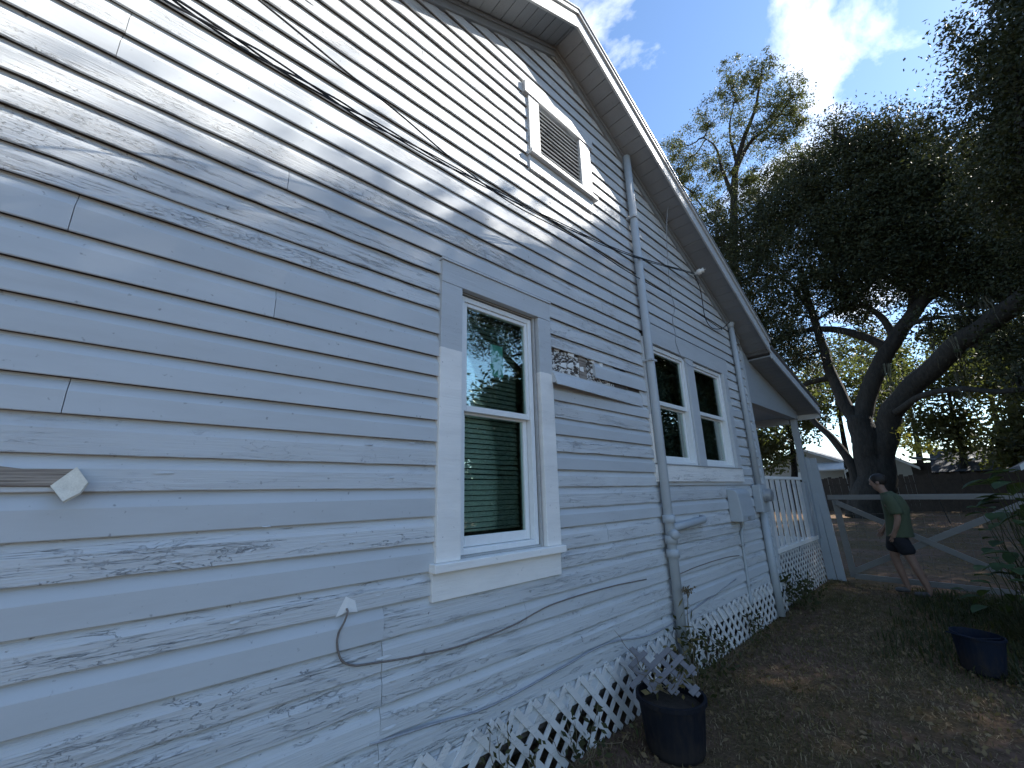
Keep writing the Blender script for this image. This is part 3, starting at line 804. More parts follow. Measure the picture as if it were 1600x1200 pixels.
# ---- first window (tall double hung)
def window1():
    w = thing_part = MB().box((-0.075, 1.456, 1.271), (-0.060, 1.466, 2.944)).build('window', M['jamb'], house)
    w['label'] = 'tall double-hung window with white two-tone casing and closed blinds'
    a, b, c, d = WIN1
    board('side_casing', M['casing1'], (0.0, a, 1.271), (0.046, 1.455, 2.944), w)
    board('side_casing', M['casing1'], (0.0, 2.175, 1.271), (0.046, b, 2.944), w)
    board('head_casing', M['trim'], (0.0, a, 2.946), (0.047, b, 3.098), w)
    board('drip_cap', M['trim'], (0.0, a - 0.008, 3.0985), (0.058, b + 0.008, 3.112), w, 0.002)
    board('sill', M['white'], (-0.08, a - 0.03, 1.226), (0.085, b + 0.006, 1.270), w, 0.004)
    board('apron', M['white'], (0.0, a - 0.018, c), (0.043, b - 0.010, 1.2255), w)
    board('jamb', M['jamb'], (-0.09, 1.4555, 1.2705), (-0.001, 1.464, 2.9435), w, 0.001)
    board('jamb', M['jamb'], (-0.09, 2.166, 1.2705), (-0.001, 2.1745, 2.9435), w, 0.001)
    board('stop_strip', M['jamb'], (-0.010, 2.150, 1.2705), (0.012, 2.1655, 2.9435), w, 0.001)
    board('head_jamb', M['jamb'], (-0.09, 1.4645, 2.935), (-0.001, 2.1655, 2.9435), w, 0.001)
    y0, y1, z0, z1 = 1.475, 2.145, 1.285, 2.925
    fx0, fx1 = -0.088, -0.006
    board('frame', M['vinyl'], (fx0, y0, z0), (fx1, y0 + 0.036, z1), w, 0.003)
    board('frame', M['vinyl'], (fx0, y1 - 0.036, z0), (fx1, y1, z1), w, 0.003)
    board('frame', M['vinyl'], (fx0, y0 + 0.0365, z1 - 0.036), (fx1 - 0.001, y1 - 0.0365, z1), w, 0.003)
    board('frame', M['vinyl'], (fx0, y0 + 0.0365, z0), (fx1 - 0.001, y1 - 0.0365, z0 + 0.034), w, 0.003)
    board('sub_sill', M['jamb'], (-0.085, 1.4655, 1.2712), (0.004, 2.1495, 1.2845), w, 0.001)
    zm = 2.135
    def sash(ya, yb, za, zb, xf, t, rw, bot):
        board('sash_rail', M['vinyl'], (xf - t, ya, za), (xf, ya + rw, zb), w, 0.003)
        board('sash_rail', M['vinyl'], (xf - t, yb - rw, za), (xf, yb, zb), w, 0.003)
        board('sash_rail', M['vinyl'], (xf - t, ya + rw + 0.0005, zb - rw), (xf - 0.001, yb - rw - 0.0005, zb), w, 0.003)
        board('sash_rail', M['vinyl'], (xf - t, ya + rw + 0.0005, za), (xf - 0.001, yb - rw - 0.0005, za + bot), w, 0.003)
        MB().box((xf - t * 0.6, ya + rw - 0.004, za + bot - 0.004), (xf - t * 0.6 + 0.004, yb - rw + 0.004, zb - rw + 0.004)).build('pane', M['glass'], w)
    sash(y0 + 0.037, y1 - 0.037, zm, z1 - 0.037, -0.016, 0.028, 0.026, 0.040)
    sash(y0 + 0.040, y1 - 0.040, z0 + 0.036, zm + 0.02, -0.050, 0.030, 0.034, 0.060)
    # sticker on the upper pane
    P = atX(777, 562, -0.031)
    MB().box((-0.0318, P.y - 0.052, P.z - 0.125), (-0.0312, P.y + 0.052, P.z + 0.105)).build('sticker', M['sticker'], w)
    sl = MB()
    n = 5
    for i in range(n + 1):
        t = i / n - 0.5
        sl.v += [(t * 0.012 + 0.003 * (1 - 4 * t * t), -0.285, -t * 0.0290), (t * 0.012 + 0.003 * (1 - 4 * t * t), 0.285, -t * 0.0290)]
    for i in range(n): sl.f.append((2 * i, 2 * i + 2, 2 * i + 3, 2 * i + 1))
    me = sl.mesh('blind_slat', M['blind'], smooth=True)
    z = 1.432; k = 0
    while z < 2.88:
        inst('blind_slat', me, w, (-0.13, 1.795 + random.uniform(-0.002, 0.002), z), (0, 0, 0) if k not in (9, 10, 11) else (math.radians(-0.8), math.radians(random.uniform(-20, 14)), 0))
        z += 0.0335; k += 1
    for y in (1.62, 1.96):
        MB().tube([(-0.117, y, 1.42), (-0.117, y, 2.88)], 0.0012, 4).build('blind_cord', M['blind'], w)
    board('blind_bottom_rail', M['blind'], (-0.145, 1.51, 1.398), (-0.115, 2.08, 1.412), w, 0.002)
window1()

def window2():
    w = MB().box((-0.075, 3.921, 1.876), (-0.060, 3.928, 3.164)).build('window', M['jamb'], house)
    w['label'] = 'paired double-hung windows with white frames and chipped sill board'
    a, b, c, d = WIN2
    board('side_casing', M['casing2'], (0.0, a, 1.876), (0.046, 3.92, 3.19), w)
    board('side_casing', M['trim'], (0.0, 5.90, 1.876), (0.046, b, 3.168), w)
    board('head_casing', M['trim'], (0.0, 3.9205, 3.168), (0.034, b + 0.10, 3.398), w)
    board('mullion', M['trim'], (-0.085, 4.79, 1.878), (0.030, 4.985, 3.164), w)
    board('sill_board', M['chipped'], (0.0, a, c), (0.052, b, 1.862), w)
    board('sill', M['jamb'], (-0.085, a + 0.02, 1.8625), (0.060, b - 0.02, 1.8755), w, 0.002)
    zm = 2.50
    for (y0, y1) in ((3.928, 4.785), (4.99, 5.895)):
        z0, z1 = 1.88, 3.160
        fx0, fx1 = -0.085, 0.006
        fw = 0.046
        board('frame', M['vinyl'], (fx0, y0, z0), (fx1, y0 + fw, z1), w, 0.003)
        board('frame', M['vinyl'], (fx0, y1 - fw, z0), (fx1, y1, z1), w, 0.003)
        board('frame', M['vinyl'], (fx0, y0 + fw + 0.0005, z1 - fw), (fx1 - 0.001, y1 - fw - 0.0005, z1), w, 0.003)
        board('frame', M['vinyl'], (fx0, y0 + fw + 0.0005, z0), (fx1 - 0.001, y1 - fw - 0.0005, z0 + 0.03), w, 0.003)
        def sash(ya, yb, za, zb, xf, t, rw, bot):
            board('sash_rail', M['vinyl'], (xf - t, ya, za), (xf, ya + rw, zb), w, 0.003)
            board('sash_rail', M['vinyl'], (xf - t, yb - rw, za), (xf, yb, zb), w, 0.003)
            board('sash_rail', M['vinyl'], (xf - t, ya + rw + 0.0005, zb - rw), (xf - 0.001, yb - rw - 0.0005, zb), w, 0.003)
            board('sash_rail', M['vinyl'], (xf - t, ya + rw + 0.0005, za), (xf - 0.001, yb - rw - 0.0005, za + bot), w, 0.003)
            MB().box((xf - t * 0.6, ya + rw - 0.004, za + bot - 0.004), (xf - t * 0.6 + 0.004, yb - rw + 0.004, zb - rw + 0.004)).build('pane', M['glass'], w)
        sash(y0 + fw + 0.001, y1 - fw - 0.001, zm, z1 - fw - 0.001, -0.012, 0.028, 0.028, 0.045)
        sash(y0 + fw + 0.003, y1 - fw - 0.003, z0 + 0.032, zm + 0.02, -0.052, 0.030, 0.038, 0.055)
        mb = MB(); n = 60
        for i in range(n + 1):
            y = y0 + (y1 - y0) * i / n
            x = -0.22 + 0.025 * math.sin(i * 0.9) + 0.012 * math.sin(i * 0.37 + y0)
            mb.v += [(x, y, 1.80), (x, y, 3.2)]
        for i in range(n): mb.f.append((2 * i, 2 * i + 2, 2 * i + 3, 2 * i + 1))
        mb.build('curtain', M['curtain'], w, smooth=True)
window2()

def vent():
    a, b, c, d = VENT
    w = MB().box((-0.30, 2.20, 4.45), (-0.28, 3.02, 5.25)).build('gable_vent', M['sheath'], house)
    w['label'] = 'louvred attic vent with white frame'
    board('side_casing', M['peel'], (0.0, a, 4.531), (0.048, 2.31, 5.160), w)
    board('side_casing', M['peel'], (0.0, 2.92, 4.531), (0.048, b, 5.160), w)
    board('head_casing', M['peel'], (0.0, a - 0.05, 5.161), (0.058, b + 0.05, 5.29), w)
    board('sill', M['peel'], (-0.02, a - 0.02, 4.488), (0.085, b + 0.03, 4.530), w)
    board('apron', M['peel'], (0.0, a - 0.01, 4.345), (0.042, b - 0.01, 4.4875), w)
    n = 13
    lv = MB().bar((0, -0.30, 0), (0, 0.30, 0), 0.070, 0.009, up=(0.62, 0, -0.78)).mesh('louvre', M['peel'])
    for i in range(n):
        inst('louvre', lv, w, (0.008, 2.615, 4.565 + i * (5.135 - 4.565) / (n - 1)))
vent()

# ------------------------------------------------------------------ pipes, boxes and cables on the wall
def drain():
    t = thing('drain_pipe', (0.085, 3.76, 0.0), 'grey painted plumbing stack between the two windows with side branch near ground', 'pipe')
    Yp = 3.80; X = 0.085
    top = rake_z(Yp) - 0.05
    MB().tube([(X, Yp, 0.05), (X, Yp, 2.5), (X, Yp, top)], 0.043, 14).build('pipe', M['pipe'], t, smooth=True)
    for z in (1.36, 1.18, 1.06):
        MB().tube([(X, Yp, z - 0.035), (X, Yp, z + 0.035)], 0.058, 14).build('coupling', M['pipe'], t, smooth=True)
    MB().tube([(X, Yp, 1.275), (X, Yp + 0.30, 1.285), (X, Yp + 0.74, 1.31), (X - 0.02, Yp + 0.80, 1.315), (X - 0.10, Yp + 0.83, 1.315)], 0.036, 12).build('branch_pipe', M['pipe'], t, smooth=True)
    MB().tube([(X, Yp, 1.225), (X + 0.055, Yp - 0.02, 1.225), (X + 0.075, Yp - 0.03, 1.225)], [0.045, 0.045, 0.038], 12).build('cleanout_cap', M['pipe'], t, smooth=True)
    for z in (4.6, 2.9):
        MB().box((0.02, Yp - 0.055, z), (X + 0.047, Yp + 0.055, z + 0.02)).build('strap', M['pipe'], t)
drain()
def conduit():
    t = thing('conduit_pipe', (0.08, 6.45, 0.0), 'grey electrical conduit running down beside the house corner', 'pipe')
    Yp = 6.46; X = 0.075
    MB().tube([(X, Yp, 1.66), (X, Yp, 3.0), (X, Yp, rake_z(Yp) - 0.10)], 0.036, 12).build('pipe', M['pipe'], t, smooth=True)
    MB().tube([(X, Yp, rake_z(Yp) - 0.12), (X, Yp, rake_z(Yp) - 0.06), (X + 0.02, Yp + 0.05, rake_z(Yp) - 0.045)], [0.045, 0.048, 0.03], 12).build('weather_head', M['pipe'], t, smooth=True)
    MB().tube([(X, Yp, 0.03), (X, Yp, 1.30)], 0.048, 12).build('lower_pipe', M['pipe'], t, smooth=True)
    t2 = thing('electric_meter', (0.08, 6.46, 1.3), 'grey meter socket with round meter on the conduit beside the porch', 'meter')
    MB().box((0.025, Yp - 0.14, 1.30), (0.125, Yp + 0.14, 1.66)).build('socket_box', M['box'], t2, bevel=0.012)
    MB().tube([(0.120, Yp, 1.52), (0.150, Yp, 1.52), (0.155, Yp, 1.52), (0.215, Yp, 1.52), (0.225, Yp, 1.52)], [0.095, 0.095, 0.085, 0.083, 0.06], 20).build('meter_dial', M['metal'], t2, smooth=False)
    t3 = thing('electrical_box', (0.09, 5.75, 1.25), 'grey painted utility box with sloped lid below the paired windows', 'utility box')
    y0, y1 = 5.42, 5.84
    prof = [(0.026, 1.235), (0.165, 1.235), (0.172, 1.30), (0.150, 1.56), (0.120, 1.60), (0.026, 1.615)]
    MB().prism([(x, y0, z) for x, z in prof], (0, y1 - y0, 0)).build('case', M['box'], t3, bevel=0.010)
    MB().box((0.174, y0 + 0.16, 1.245), (0.182, y0 + 0.22, 1.29)).build('latch', M['metal'], t3, bevel=0.002)
    t4 = thing('thin_conduit', (0.04, 5.6, 0.1), 'thin grey conduit dropping from the utility box to the lattice', 'pipe')
    MB().tube(smooth_path([(0.06, 5.70, 1.234), (0.055, 5.70, 1.15), (0.045, 5.64, 1.05), (0.042, 5.62, 0.6), (0.045, 5.60, 0.30)], 5), 0.017, 8).build('pipe', M['pipe'], t4, smooth=True)
    for z in (0.5, 0.95):
        MB().box((0.022, 5.585, z), (0.064, 5.66, z + 0.015)).build('strap', M['metal'], t4)
conduit()

def cable(name, label, pts, r, mat, seg=6, n=8, cat='cable', group=None):
    P = smooth_path(pts, n)
    P = [p + Vector((0, 0, 0.004 * noise.noise(p * 3))) for p in P]
    o = MB().tube(P, r, seg).build(name, mat, None, smooth=True, loc=P[0])
    return tag(o, label, cat, group)
main = [atX(60, -150, 1.05), atX(270, 0, 0.72), atX(400, 82, 0.57), atX(520, 155, 0.45), atX(600, 202, 0.38), atX(700, 258, 0.31), atX(800, 312, 0.24),
        atX(900, 362, 0.17), atX(990, 400, 0.13), atX(1085, 428, 0.11)]
tw = thing('cable_bundle', main[-1], 'thick twisted black service cable sweeping across the wall to the rake insulator', 'cable')
PP = smooth_path(main, 14)
for s_ in range(3):
    Q = []
    for i, p in enumerate(PP):
        a = i * 0.16 + s_ * 2.094
        rr = 0.008 + 0.012 * abs(noise.noise(Vector((i * 0.05, s_, 0))))
        Q.append(p + Vector((math.cos(a) * rr, 0, math.sin(a) * rr)))
    MB().tube(Q, 0.0043, 6).build('strand', M['cable'], tw, smooth=True)
cable('utility_cable', 'thin black cable crossing the service bundle from the top of the wall',
      [atX(300, -85, 0.75), atX(405, 0, 0.60), atX(520, 95, 0.45), atX(620, 175, 0.35), atX(715, 255, 0.27), atX(800, 318, 0.20), atX(900, 372, 0.13), atX(985, 427, 0.10),
       atX(1060, 470, 0.08), atX(1128, 515, 0.07)], 0.0045, M['cable'])
cable('drop_cable', 'black cable loop hanging below the rake insulator',
      [atX(1085, 430, 0.12), atX(1094, 452, 0.09), atX(1098, 475, 0.07), atX(1102, 497, 0.06), atX(1112, 512, 0.07), atX(1128, 513, 0.09), atX(1140, 503, 0.13)], 0.006, M['cable'])
cable('thin_wire', 'thin pale wire hanging from the soffit down to the paired windows',
      [atX(1051, 303, 0.20), atX(1043, 330, 0.17), atX(1042, 385, 0.10), atX(1047, 450, 0.05), atX(1054, 480, 0.04), atX(1051, 500, 0.035), atX(1055, 520, 0.035),
       atX(1056, 535, 0.04), atX(1066, 560, 0.05), atX(1080, 572, 0.05), atX(1089, 572, 0.06)], 0.004, M['greycable'])
cable('phone_wire', 'brown wire looping out of a hole below the tall window', 
      [atX(541, 950, 0.02), atX(543, 957, 0.05), atX(538, 972, 0.045), atX(529, 990, 0.035), atX(527, 1010, 0.035), atX(534, 1032, 0.033), atX(552, 1040, 0.033), atX(575, 1038, 0.031),
       atX(640, 1027, 0.030), atX(720, 1009, 0.030), atX(800, 978, 0.030), atX(870, 942, 0.030), atX(960, 915, 0.030), atX(1010, 905, 0.030)], 0.0048, M['browncable'])
cable('painted_cable', 'painted-over cable sagging along the lowest planks above the lattice',
      [atX(577, 1163, 0.029), atX(620, 1150, 0.030), atX(690, 1128, 0.031), atX(760, 1105, 0.031), atX(830, 1070, 0.031), atX(880, 1042, 0.031), atX(950, 1005, 0.031), atX(1020, 990, 0.031), atX(1080, 955, 0.031), atX(1150, 905, 0.031)],
      0.006, M['greycable'])
cable('painted_cable', 'thin grey cable slanting across planks right of the plumbing stack',
      [atX(1045, 905, 0.03), atX(1090, 885, 0.03), atX(1130, 872, 0.03), atX(1155, 868, 0.03)], 0.0045, M['browncable'])
ins = thing('insulator', atX(1088, 426, 0.10), 'white porcelain insulator holding the service cable at the rake board', 'insulator')
P = atX(1086, 427, 0.10)
MB().tube([P + Vector((-0.05, 0, 0)), P + Vector((0.02, 0.01, 0.0)), P + Vector((0.03, 0.01, 0)), P + Vector((0.07, 0.02, 0.01)), P + Vector((0.075, 0.02, 0.01)), P + Vector((0.11, 0.03, 0.015))],
          [0.02, 0.02, 0.04, 0.04, 0.025, 0.035], 10).build('spool', M['ceramic'], ins, smooth=True)
MB().tube([P + Vector((-0.07, 0.0, 0)), P + Vector((0.13, 0.035, 0.018))], 0.009, 6).build('bolt', M['metal'], ins)
P = atX(542, 948, 0.024)
MB().add([P + Vector(v) for v in ((0.002, -0.05, -0.035), (0.004, -0.01, 0.045), (0.003, 0.035, 0.02), (0.004, 0.05, -0.03), (0.006, 0.0, -0.02))],
         [(0, 4, 1), (4, 2, 1), (4, 3, 2)]).build('paint_flake', M['tag'], wall)

# ------------------------------------------------------------------ foliage helpers
def leaves_mesh(name, mat, C, size, up_bias=0.3, aspect=0.45, droop=None):
    """C (n,3) centres; one folded leaf (4 triangles' worth of two quads) each"""
    n = len(C)
    d = RNG.normal(size=(n, 3)); d[:, 2] += up_bias * 0.0
    d /= np.linalg.norm(d, axis=1)[:, None] + 1e-9
    r = RNG.normal(size=(n, 3)); r[:, 2] *= 0.6
    s = np.cross(d, r); s /= np.linalg.norm(s, axis=1)[:, None] + 1e-9
    L = size * RNG.uniform(0.6, 1.35, n)[:, None]
    W = L * aspect * RNG.uniform(0.8, 1.2, n)[:, None]
    V = np.empty((n, 4, 3))
    V[:, 0] = C - d * L * 0.5
    V[:, 1] = C + s * W * 0.5
    V[:, 2] = C + d * L * 0.5
    V[:, 3] = C - s * W * 0.5
    me = bpy.data.meshes.new(name)
    me.vertices.add(n * 4); me.loops.add(n * 4); me.polygons.add(n)
    me.vertices.foreach_set('co', V.reshape(-1).astype(np.float32))
    me.loops.foreach_set('vertex_index', np.arange(n * 4, dtype=np.int32))
    me.polygons.foreach_set('loop_start', np.arange(0, n * 4, 4, dtype=np.int32))
    me.materials.append(mat); me.update(); me.validate()
    return me
def lobe_points(c, rad, nclump, per, spread, shell=0.5):
    """clump centres in an ellipsoid (biased outward) and leaf centres round them"""
    c = np.array(c, float); rad = np.array(rad, float)
    d = RNG.normal(size=(nclump, 3)); d /= np.linalg.norm(d, axis=1)[:, None]
    rr = RNG.uniform(0, 1, nclump) ** shell
    K = c + d * rr[:, None] * rad
    per_ = np.maximum(3, (per * RNG.uniform(0.4, 1.6, nclump)).astype(int))
    idx = np.repeat(np.arange(nclump), per_)
    sp = spread * RNG.uniform(0.6, 1.4, nclump)
    C = K[idx] + RNG.normal(size=(len(idx), 3)) * sp[idx][:, None] * np.array([1, 1, 0.65])
    return K, C
def wiggle(p, q, n, amp, sag=0.0):
    p, q = Vector(p), Vector(q); L = (q - p).length
    out = []
    o = Vector((random.random() * 50, random.random() * 50, 0))
    for i in range(n + 1):
        t = i / n
        w = math.sin(math.pi * t) * amp * L
        nv = Vector((noise.noise(o + Vector((t * 2.5, 0, 0))), noise.noise(o + Vector((t * 2.5, 7, 0))), noise.noise(o + Vector((t * 2.5, 0, 9)))))
        out.append(p.lerp(q, t) + nv * w * 1.6 + Vector((0, 0, -sag * L * math.sin(math.pi * t))))
    return out
def add_limb(mb, pts, r0, r1, seg=9, n=5):
    P = smooth_path(pts, n)
    R_ = [r0 + (r1 - r0) * (i / (len(P) - 1)) ** 0.85 for i in range(len(P))]
    P = [p + Vector((noise.noise(p * 0.9), noise.noise(p * 0.9 + Vector((9, 0, 0))), noise.noise(p * 0.9 + Vector((0, 9, 0))))) * R_[i] * 0.35 for i, p in enumerate(P)]
    mb.tube(P, R_, seg); return P
def mesh_obj(name, me, parent, base):
    o = bpy.data.objects.new(name, me); COL.objects.link(o); o.parent = parent
    o.location = -Vector(base); return o

def tree(name, base, limbs, lobes, label, leafmat, leafsize, spread, cat='tree', group=None, twig_r=0.05, twigs=5, moss=None, shell=0.5):
    """limbs: list of (points, r0, r1); lobes: (centre, radii, clumps, leaves per clump)"""
    t = thing(name, base, label, cat, group)
    mb = MB(); allp = []
    for pts, r0, r1 in limbs:
        P = add_limb(mb, pts, r0, r1); allp += [(p, r0) for p in P]
    CC = []
    for (c, rad, nc, per) in lobes:
        K, C = lobe_points(c, rad, nc, per, spread, shell); CC.append(C)
        c = Vector(c)
        near = min(allp, key=lambda q: (q[0] - c).length)[0]
        br = wiggle(near, c, 6, 0.16)
        L = (c - near).length
        rb = min(0.22, twig_r * (1 + 0.25 * L))
        mb.tube(br, [rb * (1 - 0.6 * i / 6) for i in range(7)], 6, False)
        sel = random.sample(range(nc), min(nc, twigs))
        for i in sel:
            q = Vector(K[i]); s = br[random.randint(3, 6)]
            w = wiggle(s, q, 5, 0.18)
            mb.tube(w, [rb * 0.4 * (1 - 0.75 * j / 5) for j in range(6)], 4, False)
    mb.build('trunk', M['bark'], t, smooth=True)
    me = leaves_mesh('crown', leafmat, np.concatenate(CC), leafsize)
    mesh_obj('crown', me, t, base)
    if moss is not None:
        mm = MB()
        for (p, n, ln) in moss:
            tufts = [Vector(p) + Vector((random.gauss(0, 0.8), random.gauss(0, 0.6), random.gauss(0, 0.3))) for _ in range(4)]
            for _ in range(int(n * 0.8)):
                q = random.choice(tufts) + Vector((random.gauss(0, 0.12), random.gauss(0, 0.12), random.gauss(0, 0.10)))
                l = ln * random.uniform(0.15, 1.0); w = random.uniform(0.008, 0.035)
                a = random.uniform(0, math.pi); dx, dy = math.cos(a) * w, math.sin(a) * w
                pr = None
                for k in range(5):
                    tt = k / 4
                    cc = q + Vector((0.12 * noise.noise(q * 3 + Vector((0, 0, tt * 2))), 0.12 * noise.noise(q * 3 + Vector((5, 0, tt * 3))), -l * tt))
                    ww = (1 - tt) ** 0.7
                    i0 = len(mm.v); mm.v += [(cc.x - dx * ww, cc.y - dy * ww, cc.z), (cc.x + dx * ww, cc.y + dy * ww, cc.z)]
                    if pr is not None: mm.f.append((pr, pr + 1, i0 + 1, i0))
                    pr = i0
        mo = mm.build('hanging_moss', M['moss'], t); mo['kind'] = 'stuff'
    return t

# ------------------------------------------------------------------ the big live oak behind the gate
def big_oak():
    Y0 = 28.0
    base = atY(1362, 790, Y0); base.z = 0.0
    A = lambda x, y, Y=Y0: atY(x, y, Y)
    limbs = [
        ([base + Vector((0, 0, -0.3)), base + Vector((0.0, 0, 0.8)), A(1362, 735), A(1352, 690), A(1343, 650)], 0.856, 0.544),
        ([base + Vector((0.3, 0, 0.2)), A(1375, 735), A(1382, 690), A(1398, 640, 27.5), A(1430, 598, 27), A(1490, 545, 26), A(1560, 495, 25), A(1640, 440, 24), A(1720, 380, 23)], 0.620, 0.306),
        ([A(1345, 690), A(1350, 630), A(1375, 570, 28), A(1405, 520), A(1440, 470), A(1500, 425), A(1545, 395), A(1620, 370)], 0.472, 0.204),
        ([A(1344, 665), A(1318, 625), A(1296, 575), A(1282, 530), A(1262, 470), A(1250, 420)], 0.366, 0.136),
        ([A(1390, 545), A(1345, 524), A(1300, 515), A(1255, 517), A(1205, 535), A(1165, 525)], 0.248, 0.095),
        ([A(1398, 530), A(1378, 495), A(1345, 478), A(1310, 480), A(1275, 500)], 0.195, 0.068),
        ([A(1400, 645, 27), A(1440, 618, 26), A(1500, 608, 25), A(1560, 612, 24.5), A(1640, 600, 24)], 0.153, 0.082),
        ([A(1420, 500), A(1432, 430), A(1440, 370), A(1420, 310)], 0.201, 0.082),
        ([A(1300, 590), A(1260, 600), A(1215, 625), A(1180, 640)], 0.177, 0.068),
        ([A(1262, 480), A(1230, 440), A(1190, 430), A(1150, 440)], 0.142, 0.054),
        ([A(1440, 470), A(1400, 440), A(1350, 420), A(1300, 380)], 0.177, 0.068),
        ([A(1560, 400), A(1580, 330), A(1560, 260)], 0.148, 0.068),
        ([A(1500, 430), A(1520, 440), A(1580, 450), A(1650, 470)], 0.130, 0.068),
        ([A(1460, 455), A(1490, 470), A(1530, 480, 27), A(1600, 470, 26)], 0.131, 0.043),
        ([A(1490, 545, 26), A(1530, 540, 25.6), A(1570, 548, 25.2), A(1630, 540, 25)], 0.123, 0.043),
        ([A(1470, 445), A(1450, 410), A(1460, 360)], 0.131, 0.043),
        ([A(1520, 410), A(1500, 385), A(1500, 340)], 0.123, 0.043),
        ([A(1400, 520), A(1440, 500, 27.5), A(1480, 495, 27), A(1540, 500, 26.5)], 0.123, 0.043),
        ([base + Vector((-0.9, -0.2, 0.0)), A(1335, 742), A(1305, 690), A(1270, 655), A(1235, 600)], 0.295, 0.102),
    ]
    lob = []
    def L(x, y, r, n, per=48, Y=Y0, fl=1.0):
        c = A(x, y, Y); e = (A(x + r, y, Y) - A(x - r, y, Y)).length / 2
        ez = (A(x, y - r, Y) - A(x, y + r, Y)).length / 2
        lob.append((c, (e, max(e, 1.8), ez * fl), int(n * 2.1), int(per * 0.66)))
    for a in [(1150, 450, 62, 120), (1125, 375, 50, 90), (1225, 430, 80, 190), (1290, 345, 85, 190), (1335, 285, 70, 120), (1245, 330, 70, 130), (1400, 330, 100, 260),
              (1480, 285, 100, 240), (1375, 405, 85, 200), (1465, 385, 70, 130), (1230, 520, 55, 90), (1180, 500, 55, 100), (1560, 330, 100, 200), (1300, 430, 70, 150),
              (1420, 245, 60, 90), (1190, 560, 40, 60), (1350, 220, 45, 45), (1270, 262, 45, 40), (1305, 205, 35, 26), (1180, 390, 55, 100), (1345, 350, 70, 130),
              (1530, 420, 50, 60), (1600, 420, 60, 70), (1480, 450, 40, 35), (1440, 330, 80, 160), (1320, 455, 50, 60), (1420, 420, 60, 80), (1255, 560, 40, 40)]:
        L(*a)
    for a in [(1560, 545, 38, 22, 40, 25.5), (1500, 505, 34, 20, 40, 26.5), (1450, 515, 30, 16, 40, 27), (1595, 585, 40, 22, 40, 25), (1585, 440, 45, 30, 44, 26), (1350, 500, 34, 16, 40, 28.5), (1530, 460, 40, 22, 40, 27), (1205, 350, 58, 95, 44, 29), (1262, 300, 50, 80, 44, 29), (1335, 240, 55, 60, 44, 28), (1385, 215, 45, 45, 44, 27)]: L(*a)
    for a in [(1600, 250, 90, 120, 48, 24), (1650, 330, 90, 120, 48, 23), (1700, 420, 80, 90, 48, 23), (1640, 470, 50, 40, 40, 24)]: L(*a)
    for c in ((6.5, 27, 10), (6.2, 31, 11), (8.2, 30, 11), (7, 35, 11), (9, 34, 12), (5.2, 34, 13), (9, 26, 10), (7.6, 23.5, 9.5), (5.6, 26.5, 11.5), (5.8, 38.5, 12), (6.5, 37, 9.5)):
        lob.append((Vector(c), (2.3, 2.4, 1.9), 150, 30))  # crown lobes added to shade the yard beyond the gate and the trunk
    moss = [(A(x, y, yy), n, l) for x, y, yy, n, l in ((1330, 485, 27.6, 40, 1.3), (1300, 520, 27.6, 35, 1.0), (1455, 560, 26.2, 60, 1.6), (1490, 540, 25.8, 60, 1.6), (1420, 600, 26.8, 40, 1.4),
            (1390, 480, 27.6, 35, 1.2), (1480, 470, 27.5, 40, 1.3), (1545, 470, 25.3, 50, 1.4), (1250, 520, 27.7, 40, 1.2), (1360, 450, 27.5, 40, 1.5), (1520, 600, 24.9, 30, 1.0), (1440, 440, 27.6, 30, 1.2),
            (1280, 505, 27.6, 30, 1.0), (1590, 470, 24.6, 40, 1.4))]
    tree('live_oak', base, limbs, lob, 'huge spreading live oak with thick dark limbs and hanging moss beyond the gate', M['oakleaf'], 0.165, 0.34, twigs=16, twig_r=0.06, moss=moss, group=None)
big_oak()

